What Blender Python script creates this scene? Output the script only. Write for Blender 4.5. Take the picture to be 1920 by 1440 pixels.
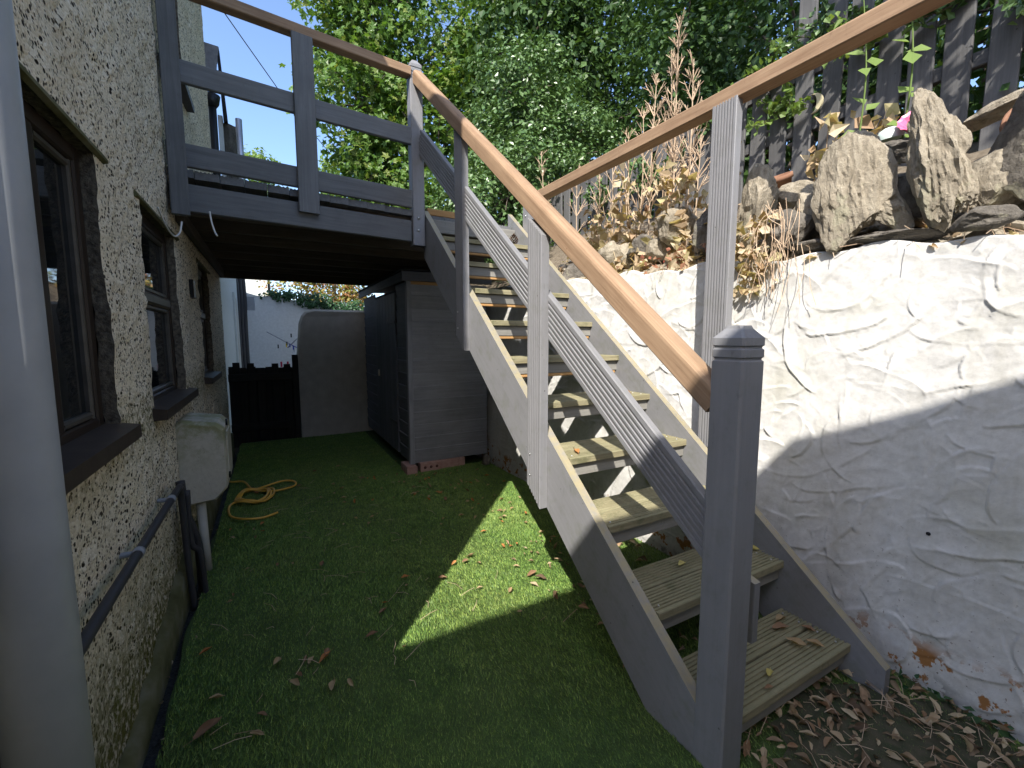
import bpy, math, random
import numpy as np
from mathutils import Vector, Matrix

random.seed(7)
rng = np.random.default_rng(11)
scene = bpy.context.scene
for o in list(bpy.data.objects):
    bpy.data.objects.remove(o)
col = scene.collection
R = math.radians

# ------------------------------------------------------------------ camera
cam_data = bpy.data.cameras.new('camera')
cam = bpy.data.objects.new('camera', cam_data)
col.objects.link(cam)
cam.location = (0, 0, 1.30)
cam.rotation_euler = (R(90 - 5.96), 0, R(-28.886))
cam_data.sensor_width = 36
cam_data.lens = 36 * 820.2 / 1920
cam_data.clip_start = 0.02
cam_data.clip_end = 500
scene.camera = cam

# ------------------------------------------------------------------ light
SUN = Vector((-0.65, -0.745, 1.0)).normalized()          # towards the sun
elev = math.asin(SUN.z)
azim = math.atan2(SUN.x, SUN.y)
world = bpy.data.worlds.new('World')
scene.world = world
world.use_nodes = True
wn = world.node_tree
wn.nodes.clear()
sky = wn.nodes.new('ShaderNodeTexSky')
sky.sky_type = 'NISHITA'
sky.sun_disc = False
sky.sun_elevation = elev
sky.sun_rotation = azim
sky.air_density = 0.8
sky.dust_density = 1.25
sky.ozone_density = 3.0
bg = wn.nodes.new('ShaderNodeBackground')
bg.inputs['Strength'].default_value = 0.15
wo = wn.nodes.new('ShaderNodeOutputWorld')
wn.links.new(sky.outputs[0], bg.inputs['Color'])
wn.links.new(bg.outputs[0], wo.inputs['Surface'])
sun_data = bpy.data.lights.new('sun', 'SUN')
sun_data.energy = 3.2
sun_data.angle = R(0.5)
sun_data.color = (1.0, 0.95, 0.87)
sun = bpy.data.objects.new('sun', sun_data)
col.objects.link(sun)
sun.rotation_euler = SUN.to_track_quat('Z', 'Y').to_euler()
sun.location = SUN * 30
scene.view_settings.view_transform = 'Standard'
scene.view_settings.look = 'None'
scene.view_settings.gamma = 1
scene.view_settings.use_curve_mapping = False
scene.view_settings.exposure = 1.42
scene.render.engine = 'CYCLES'
scene.cycles.max_bounces = 4
scene.cycles.diffuse_bounces = 3
scene.cycles.transmission_bounces = 2
scene.cycles.glossy_bounces = 2

# ------------------------------------------------------------------ helpers
WM = {}


def _link(o, parent, M):
    col.objects.link(o)
    WM[o.name] = M
    if parent is not None:
        o.parent = parent
        o.matrix_basis = WM[parent.name].inverted() @ M
    else:
        o.matrix_basis = M
    return o


def tag(o, label=None, cat=None, group=None, kind=None):
    if label:
        o['label'] = label
    if cat:
        o['category'] = cat
    if group:
        o['group'] = group
    if kind:
        o['kind'] = kind
    return o


def thing(name, loc, label, cat, group=None):
    o = bpy.data.objects.new(name, None)
    o.empty_display_size = 0.1
    _link(o, None, Matrix.Translation(Vector(loc)))
    return tag(o, label, cat, group)


def mesh_np(name, V, F, smooth=False):
    """V (n,3) array, F (m,k) array of equal-sized faces"""
    V = np.asarray(V, dtype=np.float32)
    F = np.asarray(F, dtype=np.int32)
    me = bpy.data.meshes.new(name)
    k = F.shape[1]
    me.vertices.add(len(V))
    me.vertices.foreach_set('co', V.ravel())
    me.loops.add(F.size)
    me.loops.foreach_set('vertex_index', F.ravel())
    me.polygons.add(len(F))
    me.polygons.foreach_set('loop_start', np.arange(0, F.size, k, dtype=np.int32))
    me.polygons.foreach_set('use_smooth', np.full(len(F), smooth))
    me.update(calc_edges=True)
    return me


def mesh_py(name, V, F, smooth=False):
    me = bpy.data.meshes.new(name)
    me.from_pydata([tuple(v) for v in V], [], F)
    if smooth:
        me.polygons.foreach_set('use_smooth', [True] * len(me.polygons))
    me.update()
    return me


def put(name, me, mat, parent=None, M=None):
    """link a mesh; M is its world matrix"""
    o = bpy.data.objects.new(name, me)
    if mat is not None and not me.materials:
        me.materials.append(mat)
    return _link(o, parent, M if M is not None else Matrix.Identity(4))


def frame(origin, xdir, zdir):
    x = Vector(xdir).normalized()
    z = Vector(zdir)
    z = (z - x * z.dot(x)).normalized()
    y = z.cross(x)
    m = Matrix((x, y, z)).transposed().to_4x4()
    m.translation = Vector(origin)
    return m


_cache = {}


def prof_rect(w, t, c=0.004):
    a, b = w / 2, t / 2
    c = min(c, a * .6, b * .6)
    return [(-a + c, -b), (a - c, -b), (a, -b + c), (a, b - c), (a - c, b), (-a + c, b), (-a, b - c), (-a, -b + c)]


def prof_groove(w, t, n, d=0.005, margin=0.012):
    """decking board, grooves cut in the +Z face"""
    a, b = w / 2, t / 2
    pts = [(-a, -b), (a, -b), (a, b - .003), (a - .003, b)]
    span = w - 2 * margin
    pitch = span / n
    for i in range(n):
        c = a - margin - pitch * (i + .5)
        g = pitch * .3
        pts += [(c + g, b), (c + g * .7, b - d), (c - g * .7, b - d), (c - g, b)]
    pts += [(-a + .003, b), (-a, b - .003)]
    return pts


def prof_round(w, t, r, n=4):
    """rail: rounded upper edges"""
    a, b = w / 2, t / 2
    pts = [(-a + .005, -b), (a - .005, -b), (a, -b + .005)]
    for i in range(n + 1):
        an = math.pi / 2 * i / n
        pts.append((a - r + r * math.cos(an), b - r + r * math.sin(an)))
    for i in range(n + 1):
        an = math.pi / 2 + math.pi / 2 * i / n
        pts.append((-a + r + r * math.cos(an), b - r + r * math.sin(an)))
    pts.append((-a, -b + .005))
    return pts


def extrude(L, prof, ca=(0, 0), cb=(0, 0)):
    key = (round(L, 4), tuple((round(p, 4), round(q, 4)) for p, q in prof), ca, cb)
    if key in _cache:
        return _cache[key]
    n = len(prof)
    V = [(ca[0] * y + ca[1] * z, y, z) for y, z in prof] + [(L + cb[0] * y + cb[1] * z, y, z) for y, z in prof]
    F = [(i, (i + 1) % n, n + (i + 1) % n, n + i) for i in range(n)]
    F = [tuple(reversed(f)) for f in F]
    F += [tuple(range(n)), tuple(reversed(range(n, 2 * n)))]
    F = [tuple(reversed(f)) for f in F]
    me = mesh_py('extrusion', V, F)
    _cache[key] = me
    return me


def board(name, a, b, w, t, up, mat, parent=None, prof=None, ca=(0, 0), cb=(0, 0), c=.004):
    """a board from a to b; up = direction of its thickness, w across it"""
    a, b = Vector(a), Vector(b)
    me = extrude((b - a).length, prof or prof_rect(w, t, c), ca, cb)
    if me.materials and me.materials[0] != mat:
        me = me.copy()
        me.materials.clear()
    return put(name, me, mat, parent, frame(a, b - a, up))


def box(name, lo, hi, mat, parent=None, c=.004):
    """axis aligned box, grain along its longest side"""
    lo, hi = Vector(lo), Vector(hi)
    d = hi - lo
    ax = max(range(3), key=lambda i: d[i])
    mid = (lo + hi) / 2
    a, b = mid.copy(), mid.copy()
    a[ax], b[ax] = lo[ax], hi[ax]
    if ax == 2:
        return board(name, a, b, d.y, d.x, (1, 0, 0), mat, parent, c=c)
    if ax == 1:
        return board(name, a, b, d.x, d.z, (0, 0, 1), mat, parent, c=c)
    return board(name, a, b, d.y, d.z, (0, 0, 1), mat, parent, c=c)


def smooth_path(pts, n=8, closed=False):
    """Catmull-Rom through pts"""
    P = [Vector(p) for p in pts]
    out = []
    m = len(P)
    for i in range(m if closed else m - 1):
        p0 = P[(i - 1) % m] if (closed or i > 0) else P[0]
        p1, p2 = P[i], P[(i + 1) % m]
        p3 = P[(i + 2) % m] if (closed or i + 2 < m) else P[-1]
        for k in range(n):
            t = k / n
            out.append(0.5 * ((2 * p1) + (p2 - p0) * t + (2 * p0 - 5 * p1 + 4 * p2 - p3) * t * t
                              + (3 * p1 - p0 - 3 * p2 + p3) * t ** 3))
    if not closed:
        out.append(P[-1])
    return out


def tube_geo(path, rad, seg=8, V=None, F=None):
    V = [] if V is None else V
    F = [] if F is None else F
    path = [Vector(p) for p in path]
    n = len(path)
    up = None
    base = len(V)
    for i, p in enumerate(path):
        d = (path[min(i + 1, n - 1)] - path[max(i - 1, 0)])
        if d.length < 1e-9:
            d = Vector((0, 0, 1))
        d.normalize()
        if up is None:
            up = Vector((0, 0, 1)) if abs(d.z) < .9 else Vector((1, 0, 0))
        s = d.cross(up)
        if s.length < 1e-6:
            s = d.cross(Vector((0, 1, 0)))
        s.normalize()
        up = s.cross(d)
        r = rad[i] if isinstance(rad, (list, tuple)) else rad
        for k in range(seg):
            an = 2 * math.pi * k / seg
            V.append(tuple(p + (s * math.cos(an) + up * math.sin(an)) * r))
    for i in range(n - 1):
        for k in range(seg):
            a = base + i * seg + k
            b = base + i * seg + (k + 1) % seg
            F.append((a, b, b + seg, a + seg))
    F.append(tuple(base + k for k in reversed(range(seg))))
    F.append(tuple(base + (n - 1) * seg + k for k in range(seg)))
    return V, F


def tube(name, path, rad, mat, parent=None, seg=10):
    V, F = tube_geo(path, rad, seg)
    o0 = Vector(V[0])
    V = [tuple(Vector(v) - o0) for v in V]
    return put(name, mesh_py(name, V, F, True), mat, parent, Matrix.Translation(o0))


# value noise used for shaping meshes
_perm = rng.random((64, 64, 64)).astype(np.float32)


def vnoise(P, s=1.0):
    P = np.asarray(P, dtype=np.float64) * s
    i = np.floor(P).astype(int)
    f = P - i
    f = f * f * (3 - 2 * f)
    out = 0
    for dx in (0, 1):
        for dy in (0, 1):
            for dz in (0, 1):
                w = (f[:, 0] if dx else 1 - f[:, 0]) * (f[:, 1] if dy else 1 - f[:, 1]) * (f[:, 2] if dz else 1 - f[:, 2])
                out = out + w * _perm[(i[:, 0] + dx) % 64, (i[:, 1] + dy) % 64, (i[:, 2] + dz) % 64]
    return out * 2 - 1


def fbm(P, s=1.0, o=4):
    v, a = 0, 1.0
    for k in range(o):
        v = v + a * vnoise(np.asarray(P) + 7.3 * k, s)
        s *= 2.03
        a *= .5
    return v


# ------------------------------------------------------------------ materials
class Mat:
    def __init__(self, name, rough=.7, spec=.3):
        self.m = bpy.data.materials.new(name)
        self.m.use_nodes = True
        self.t = self.m.node_tree
        self.b = self.t.nodes['Principled BSDF']
        self.b.inputs['Roughness'].default_value = rough
        self.b.inputs['Specular IOR Level'].default_value = spec

    def n(self, typ, **kw):
        nd = self.t.nodes.new(typ)
        for k, v in kw.items():
            if hasattr(nd, k):
                setattr(nd, k, v)
        return nd

    def l(self, a, b):
        self.t.links.new(a, b)

    def coord(self, which='Object', scale=(1, 1, 1)):
        if which == 'World':
            c = self.n('ShaderNodeNewGeometry').outputs['Position']
        else:
            c = self.n('ShaderNodeTexCoord').outputs[which]
        mp = self.n('ShaderNodeMapping')
        mp.inputs['Scale'].default_value = scale
        self.l(c, mp.inputs['Vector'])
        return mp.outputs[0]

    def noise(self, vec, scale, detail=4, rough=.6, dist=0.):
        nd = self.n('ShaderNodeTexNoise')
        nd.inputs['Scale'].default_value = scale
        nd.inputs['Detail'].default_value = detail
        nd.inputs['Roughness'].default_value = rough
        nd.inputs['Distortion'].default_value = dist
        self.l(vec, nd.inputs['Vector'])
        return nd.outputs['Fac']

    def voro(self, vec, scale, feat='F1', out='Distance', rnd=1.):
        nd = self.n('ShaderNodeTexVoronoi', feature=feat)
        nd.inputs['Scale'].default_value = scale
        nd.inputs['Randomness'].default_value = rnd
        self.l(vec, nd.inputs['Vector'])
        return nd.outputs[out]

    def ramp(self, fac, stops, interp='LINEAR'):
        nd = self.n('ShaderNodeValToRGB')
        cr = nd.color_ramp
        cr.interpolation = interp
        while len(cr.elements) < len(stops):
            cr.elements.new(.5)
        for e, (p, c) in zip(cr.elements, stops):
            e.position = p
            if not isinstance(c, (tuple, list)):
                c = (c, c, c)
            e.color = (*c, 1)
        self.l(fac, nd.inputs[0])
        return nd.outputs[0]

    def mix(self, fac, a, b, blend='MIX'):
        nd = self.n('ShaderNodeMix', data_type='RGBA', blend_type=blend)
        nd.clamp_factor = True
        for s, v in ((nd.inputs[0], fac), (nd.inputs[6], a), (nd.inputs[7], b)):
            if isinstance(v, (int, float)):
                s.default_value = v
            elif isinstance(v, (tuple, list)):
                s.default_value = (*v, 1)
            else:
                self.l(v, s)
        return nd.outputs[2]

    def math(self, op, a, b=0., clamp=False):
        nd = self.n('ShaderNodeMath', operation=op, use_clamp=clamp)
        for s, v in ((nd.inputs[0], a), (nd.inputs[1], b)):
            if isinstance(v, (int, float)):
                s.default_value = v
            else:
                self.l(v, s)
        return nd.outputs[0]

    def sep(self, vec):
        nd = self.n('ShaderNodeSeparateXYZ')
        self.l(vec, nd.inputs[0])
        return nd.outputs

    def rnd(self):
        return self.n('ShaderNodeObjectInfo').outputs['Random']

    def bump(self, h, strength=.3, dist=.01, normal=None):
        nd = self.n('ShaderNodeBump')
        nd.inputs['Strength'].default_value = strength
        nd.inputs['Distance'].default_value = dist
        self.l(h, nd.inputs['Height'])
        if normal is not None:
            self.l(normal, nd.inputs['Normal'])
        self.l(nd.outputs[0], self.b.inputs['Normal'])
        return nd.outputs[0]

    def color(self, c):
        if isinstance(c, (tuple, list)):
            self.b.inputs['Base Color'].default_value = (*c, 1)
        else:
            self.l(c, self.b.inputs['Base Color'])


def wood(name, c1, c2, grain=1., rough=.7, top=None, dirt=None, var=.25, dark=(.04, .04, .035), blot=.35, dstr=.75):
    """timber along local X: grain, per-board variation, dirt; top = colour of algae/bare wood on upward faces"""
    m = Mat(name, rough)
    v = m.coord('Object', (3, 60, 60))
    off = m.n('ShaderNodeVectorMath', operation='ADD')
    rn = m.rnd()
    m.l(v, off.inputs[0])
    sc = m.math('MULTIPLY', rn, 37.)
    cmb = m.n('ShaderNodeCombineXYZ')
    m.l(sc, cmb.inputs[0]); m.l(sc, cmb.inputs[1])
    m.l(cmb.outputs[0], off.inputs[1])
    v = off.outputs[0]
    g = m.noise(v, 1.0, 5, .65, .4)
    c = m.ramp(g, [(.3, c1), (.7, c2)])
    big = m.noise(m.coord('World'), 5., 4)
    c = m.mix(m.math('MULTIPLY', m.ramp(big, [(.42, 0), (.75, 1)]), blot), c, tuple(x * .55 for x in c1))
    if dirt:
        d = m.noise(m.coord('World'), 11., 6, .7)
        c = m.mix(m.ramp(d, [(.5, 0), (.68, dstr)]), c, dirt)
    if top:
        nz = m.sep(m.n('ShaderNodeNewGeometry').outputs['True Normal'])[2]
        tn = m.noise(m.coord('World', (9, 9, 9)), 3., 5)
        f = m.math('MULTIPLY', m.ramp(nz, [(.45, 0), (.62, 1)]), m.ramp(tn, [(.3, .35), (.6, 1)]))
        tc = m.mix(g, tuple(x * .7 for x in top), top)
        c = m.mix(f, c, tc)
    hsv = m.n('ShaderNodeHueSaturation')
    m.l(m.math('ADD', m.math('MULTIPLY', rn, var), 1 - var / 2), hsv.inputs['Value'])
    m.l(c, hsv.inputs['Color'])
    c = hsv.outputs[0]
    # scuffs and grime
    scf = m.noise(m.coord('World', (14, 14, 5)), 3.2, 7, .72)
    c = m.mix(m.ramp(scf, [(.60, 0), (.74, .5)]), c, tuple(x * .45 for x in c1))
    # nail holes / knocks
    sp = m.voro(m.coord('Object'), 13., 'F1')
    c = m.mix(m.ramp(sp, [(.03, .8), (.05, 0)]), c, dark)
    m.color(c)
    m.bump(g, .35 * grain, .004)
    return m.m


GREY1, GREY2 = (.215, .215, .225), (.245, .245, .255)
M_grey = wood('grey_painted_timber', GREY1, GREY2, .35, .5, top=(.37, .32, .2), var=.12, blot=.15, dirt=(.13, .14, .09), dstr=.35)
M_grey_clean = wood('grey_painted_post', GREY1, GREY2, .4, .45, var=.06, blot=.12, dirt=(.14, .145, .12), dstr=.28)
M_deckgrey = wood('grey_stained_board', (.125, .127, .128), (.185, .188, .19), .8, .7, var=.25)
M_rail = wood('oiled_handrail_timber', (.255, .16, .097), (.4, .272, .172), 1.0, .8, var=.1, dark=(.2, .1, .05))
M_tread = wood('weathered_tread_timber', (.23, .2, .115), (.36, .325, .205), 1.2, .85, top=(.27, .25, .145), dirt=(.1, .105, .05), var=.25)
M_riser = wood('grey_riser_board', (.22, .21, .19), (.3, .29, .26), 1, .75, var=.2)
M_newwood = wood('bare_orange_timber', (.42, .22, .08), (.55, .33, .14), 1, .75, var=.1)
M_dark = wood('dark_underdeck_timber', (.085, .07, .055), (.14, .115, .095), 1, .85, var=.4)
M_gate = wood('black_brown_gate_timber', (.022, .02, .018), (.04, .036, .032), 1, .8, var=.3)
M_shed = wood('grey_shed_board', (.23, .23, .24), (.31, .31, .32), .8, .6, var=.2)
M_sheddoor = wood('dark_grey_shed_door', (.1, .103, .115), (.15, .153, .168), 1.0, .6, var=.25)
M_fence = wood('grey_fence_picket', (.09, .088, .088), (.14, .138, .137), 1.0, .8, var=.3)
M_frame = wood('dark_brown_window_frame', (.022, .015, .011), (.042, .028, .02), .5, .45, var=.2)


def simple(name, c, rough=.6, spec=.3, c2=None, scale=8., bump=0., metal=0.):
    m = Mat(name, rough, spec)
    nz = m.noise(m.coord('World'), scale, 5)
    m.color(m.ramp(nz, [(.3, c), (.7, c2 or tuple(x * 1.25 for x in c))]))
    m.b.inputs['Metallic'].default_value = metal
    if bump:
        m.bump(nz, bump, .01)
    return m.m


M_pipe = simple('grey_plastic_pipe', (.33, .345, .36), .42, .4, scale=6.)
M_black = simple('black_plastic', (.012, .012, .013), .4)
M_blackpipe = simple('dark_waste_pipe', (.045, .043, .045), .5)
M_whiteplast = simple('aged_white_plastic', (.5, .48, .42), .5, c2=(.6, .58, .52), scale=12.)
M_cable = simple('white_cable', (.62, .6, .55), .5)
M_hose = simple('orange_yellow_hose', (.72, .38, .045), .38, .5, c2=(.8, .47, .07))
M_metal = simple('galvanised_metal', (.5, .5, .5), .35, metal=.9)
M_felt = simple('black_roof_felt', (.02, .02, .022), .9, bump=.4, scale=60.)
M_slate = simple('grey_roof_slate', (.15, .15, .17), .6, c2=(.26, .26, .28), scale=14.)
M_brick = simple('red_brick', (.36, .2, .16), .9, c2=(.46, .3, .25), scale=22., bump=.4)
M_holeshade = simple('brick_hole_shade', (.1, .045, .035), .9)
M_terra = simple('terracotta', (.2, .1, .06), .85, c2=(.28, .15, .095), scale=16.)
M_pink = simple('pink_plastic', (.75, .1, .22), .3, .5, c2=(.85, .2, .33), scale=20.)
M_mint = simple('mint_white_plastic', (.62, .72, .66), .4)
M_brass = simple('pale_brass', (.5, .44, .28), .4, .5, scale=30.)
M_concrete = simple('concrete', (.55, .51, .44), .9, c2=(.68, .64, .56), scale=9., bump=.3)
M_sill = simple('dark_brown_sill', (.04, .03, .024), .45, c2=(.07, .052, .04), scale=15., bump=.1)
M_whitehouse = simple('white_painted_render', (.62, .63, .6), .85, c2=(.7, .71, .68), scale=12., bump=.25)
M_greygrille = simple('grey_grille', (.28, .29, .31), .5)
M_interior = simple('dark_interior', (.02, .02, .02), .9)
M_blue = simple('blue_plastic', (.03, .05, .3), .4)
M_yellow = simple('yellow_plastic', (.7, .5, .03), .4)
M_red = simple('red_plastic', (.6, .03, .08), .4)
M_cone = simple('pine_cone_brown', (.09, .05, .03), .8, c2=(.16, .09, .055))

g = Mat('window_glass', .03, .5)
g.color((.012, .014, .016))
g.b.inputs['IOR'].default_value = 1.9
gn = g.noise(g.coord('World'), 1.6, 2)
g.bump(gn, .04, .02)
M_glass = g.m


def roughcast():
    m = Mat('roughcast_render', .9, .2)
    w = m.coord('World')
    wz = m.sep(w)
    nz = m.noise(w, 26., 3, .6)
    wp = m.n('ShaderNodeVectorMath', operation='MULTIPLY_ADD')
    cmb = m.n('ShaderNodeCombineXYZ')
    for k in range(3):
        m.l(nz, cmb.inputs[k])
    m.l(cmb.outputs[0], wp.inputs[0]); wp.inputs[1].default_value = (.02, .02, .02); m.l(m.coord('World', (1, .8, 1)), wp.inputs[2])
    wv = wp.outputs[0]
    cell = m.voro(wv, 120., 'F1', 'Color')
    dist = m.voro(wv, 120., 'F1', 'Distance')
    cs = m.sep(cell)
    c = m.ramp(cs[0], [(0, (.68, .58, .42)), (.5, (.80, .70, .53)), (1, (.88, .79, .63))])
    # dark pits between the stones
    cell2 = m.sep(m.voro(wv, 72., 'F1', 'Color'))
    d2 = m.voro(wv, 72., 'F1', 'Distance')
    pit = m.math('MULTIPLY', m.ramp(cell2[1], [(.70, 0), (.71, 1)]), m.ramp(d2, [(.36, 1), (.48, 0)]))
    cell3 = m.sep(m.voro(wv, 140., 'F1', 'Color'))
    d3 = m.voro(wv, 140., 'F1', 'Distance')
    pit2 = m.math('MULTIPLY', m.ramp(cell3[2], [(.8, 0), (.84, .8)]), m.ramp(d3, [(.4, 1), (.65, 0)]))
    pit = m.math('MAXIMUM', pit, pit2)
    c = m.mix(pit, c, (.022, .016, .011))
    # grime and algae with shapes of their own
    big = m.noise(w, 2.2, 5, .6)
    c = m.mix(m.math('MULTIPLY', m.ramp(big, [(.45, 0), (.75, 1)]), .3), c, (.3, .24, .15))
    hz = m.math('ADD', wz[2], m.math('MULTIPLY', m.noise(w, 4.5, 5), .55))
    alg = m.ramp(hz, [(.42, 1), (.85, 0)])
    spk = m.noise(w, 45., 3)
    alg = m.math('MULTIPLY', alg, m.ramp(spk, [(.36, .2), (.55, 1)]))
    c = m.mix(alg, c, (.13, .125, .03))
    sill = m.ramp(m.math('ABSOLUTE', m.math('SUBTRACT', wz[2], m.math('ADD', .93, m.math('MULTIPLY', big, .1)))), [(.03, .8), (.16, 0)])
    c = m.mix(m.math('MULTIPLY', sill, m.ramp(spk, [(.42, 0), (.6, 1)])), c, (.17, .15, .05))
    m.color(c)
    h = m.math('SUBTRACT', m.math('SUBTRACT', 1., dist), m.math('MULTIPLY', pit, .9))
    m.bump(h, .5, .005)
    return m.m


M_rough = roughcast()
M_reveal = simple('dark_rough_reveal', (.05, .04, .03), .9, c2=(.2, .165, .115), scale=55., bump=.9)  # window recess faces, coloured darker than the wall around them


def white_render():
    m = Mat('white_trowelled_render', .85, .25)
    w = m.coord('World')
    z = m.sep(w)[2]
    fine = m.noise(w, 38., 6, .7)
    c = m.ramp(fine, [(.3, (.56, .55, .525)), (.6, (.66, .65, .625))])
    st = m.noise(w, 2.3, 5, .65)
    c = m.mix(m.math('MULTIPLY', m.ramp(st, [(.52, 0), (.72, 1)]), .4), c, (.46, .45, .32))
    run = m.noise(m.coord('World', (7, 7, .8)), 1.6, 5)
    c = m.mix(m.math('MULTIPLY', m.ramp(run, [(.52, 0), (.72, 1)]), .35), c, (.42, .4, .33))
    # dirt specks
    sp = m.noise(w, 75., 3, .6)
    low = m.ramp(z, [(.05, 1), (.75, .12)])
    c = m.mix(m.math('MULTIPLY', m.ramp(sp, [(.66, 0), (.7, .8)]), low), c, (.13, .1, .08))
    # flaked patches showing rusty undercoat near foot and top
    fl = m.noise(w, 13., 6, .62)
    zz = m.math('ADD', z, m.math('MULTIPLY', m.noise(w, 3., 4), .5))
    band = m.math('MAXIMUM', m.ramp(zz, [(.22, 1), (.55, 0)]), m.math('MULTIPLY', m.ramp(zz, [(1.78, 0), (1.98, 1)]), .8))
    f = m.math('MULTIPLY', m.ramp(fl, [(.545, 0), (.575, 1)]), m.ramp(band, [(.25, 0), (.5, 1)]))
    c = m.mix(f, c, (.36, .17, .06))
    blk = m.math('MULTIPLY', m.ramp(fl, [(.4, 1), (.43, 0)]), m.ramp(zz, [(.13, 1), (.3, 0)]))
    c = m.mix(blk, c, (.03, .028, .022))
    m.color(c)
    hh = m.math('SUBTRACT', m.math('ADD', m.math('MULTIPLY', fine, .6), m.math('MULTIPLY', sp, .3)), m.math('MULTIPLY', m.math('MAXIMUM', f, blk), .6))
    m.bump(hh, .35, .006)
    return m.m


M_render = white_render()


def stone(name, c1, c2, c3, strata=1.):
    m = Mat(name, .9, .2)
    o = m.coord('Object', (1, 1, 1))
    a = m.noise(m.coord('Object', (14 * strata, 14 * strata, 3)), 2., 6, .7, .3)
    b = m.noise(o, 75., 6, .75)
    c = m.ramp(a, [(.3, c1), (.5, c2), (.72, c3)])
    c = m.mix(m.ramp(b, [(.55, 0), (.68, .6)]), c, tuple(x * .35 for x in c1))
    li = m.noise(o, 9., 4)
    c = m.mix(m.ramp(li, [(.6, 0), (.66, .5)]), c, (.42, .4, .28))
    m.color(c)
    m.bump(m.math('ADD', a, m.math('MULTIPLY', b, .6)), .9, .015)
    return m.m


M_stone = stone('pale_schist', (.2, .17, .125), (.34, .295, .225), (.44, .39, .305))
M_stone_dark = stone('dark_boulder', (.085, .075, .065), (.15, .135, .115), (.25, .225, .19), .4)
M_soil = simple('dry_soil', (.085, .065, .045), .95, c2=(.2, .165, .12), scale=30., bump=.8)
M_damp = simple('damp_mossy_earth', (.03, .045, .018), .95, c2=(.09, .075, .05), scale=18., bump=.8)
M_gravel = simple('damp_dark_gravel', (.012, .012, .012), .55, c2=(.05, .048, .045), scale=70., bump=1.)


def leafmat(name, cols, rough=.45, trans=.25, spec=.25, island=True):
    m = Mat(name, rough, spec)
    gi = m.n('ShaderNodeNewGeometry').outputs['Random Per Island'] if island else m.rnd()
    n = len(cols)
    c = m.ramp(gi, [(i / max(1, n - 1), cc) for i, cc in enumerate(cols)])
    m.color(c)
    if trans:
        out = m.t.nodes['Material Output']
        tr = m.n('ShaderNodeBsdfTranslucent')
        m.l(m.mix(1., c, (1.5, 1.5, .7), 'MULTIPLY'), tr.inputs['Color'])
        mx = m.n('ShaderNodeMixShader')
        mx.inputs[0].default_value = trans
        m.l(m.b.outputs[0], mx.inputs[1])
        m.l(tr.outputs[0], mx.inputs[2])
        m.l(mx.outputs[0], out.inputs['Surface'])
    return m.m


M_syc = leafmat('sycamore_leaf', [(.055, .11, .025), (.085, .165, .03), (.13, .22, .045), (.065, .13, .028), (.2, .24, .06)], .4, .35)
M_holly = leafmat('holly_leaf', [(.06, .115, .038), (.09, .165, .05), (.13, .21, .07), (.07, .135, .04)], .34, .15, .45)
M_ivy = leafmat('dark_evergreen_leaf', [(.025, .055, .016), (.045, .09, .024), (.075, .135, .035), (.032, .07, .02)], .45, .2)
M_shrub = leafmat('autumn_shrub_leaf', [(.22, .25, .06), (.12, .17, .04), (.38, .25, .1), (.3, .3, .08), (.42, .16, .09), (.08, .12, .03)], .5, .3)
M_ivygreen = leafmat('ivy_leaf', [(.02, .06, .025), (.035, .09, .035), (.06, .12, .05)], .4, .15)
M_dry = leafmat('dry_leaf', [(.46, .33, .2), (.55, .44, .3), (.36, .24, .15), (.62, .52, .37), (.48, .42, .22), (.3, .17, .11)], .8, .25)
M_drystalk = leafmat('dry_stalk', [(.44, .31, .21), (.52, .4, .28), (.36, .25, .17)], .85, 0)
M_redstem = leafmat('red_stem', [(.3, .08, .06), (.25, .12, .07), (.36, .2, .12)], .7, .1)
M_sprout = leafmat('fresh_green_leaf', [(.14, .22, .05), (.2, .28, .08), (.1, .18, .05)], .5, .35)
M_bark = simple('grey_brown_bark', (.07, .055, .042), .95, c2=(.14, .115, .09), scale=25., bump=.8)
M_litter = leafmat('leaf_litter', [(.1, .065, .04), (.2, .14, .085), (.36, .26, .16), (.26, .15, .08), (.5, .41, .27), (.42, .31, .19), (.14, .095, .06)], .75, .1)
LEAFM = [leafmat('fallen_leaf_tan', [(.34, .23, .12), (.42, .31, .18)], .7, .15, island=False),
         leafmat('fallen_leaf_brown', [(.2, .11, .06), (.28, .17, .1)], .7, .1, island=False),
         leafmat('fallen_leaf_orange', [(.42, .16, .05), (.5, .24, .09)], .7, .15, island=False),
         leafmat('fallen_leaf_yellow', [(.5, .42, .1), (.55, .47, .18)], .6, .2, island=False)]


def lawnmat(name, blades):
    m = Mat(name, .5, .25)
    w = m.coord('World')
    big = m.noise(w, 1.7, 4)
    mid = m.noise(w, 9., 4)
    c = m.ramp(mid, [(.3, (.09, .168, .04)), (.7, (.155, .262, .064))])
    c = m.mix(m.math('MULTIPLY', m.ramp(big, [(.4, 0), (.7, 1)]), .5), c, (.18, .235, .075))
    if blades:
        r = m.n('ShaderNodeNewGeometry').outputs['Random Per Island']
        c = m.mix(1., c, m.ramp(r, [(0, (.6, .7, .6)), (.5, (1, 1, 1)), (.85, (1.5, 1.35, 1.1)), (1, (2.4, 1.9, 1.9))]), 'MULTIPLY')
    else:
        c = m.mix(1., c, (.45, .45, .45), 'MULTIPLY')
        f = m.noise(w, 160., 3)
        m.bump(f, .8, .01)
    m.color(c)
    return m.m


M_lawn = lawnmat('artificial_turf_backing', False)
M_blade = lawnmat('artificial_turf_blade', True)

# ================================================================== SETTING
def wall_x(y):
    return np.interp(y, [-2.5, .33, .68, 2.0, 3.6, 6.6], [2.08, 2.085, 2.105, 2.055, 1.99, 1.97])


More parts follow.
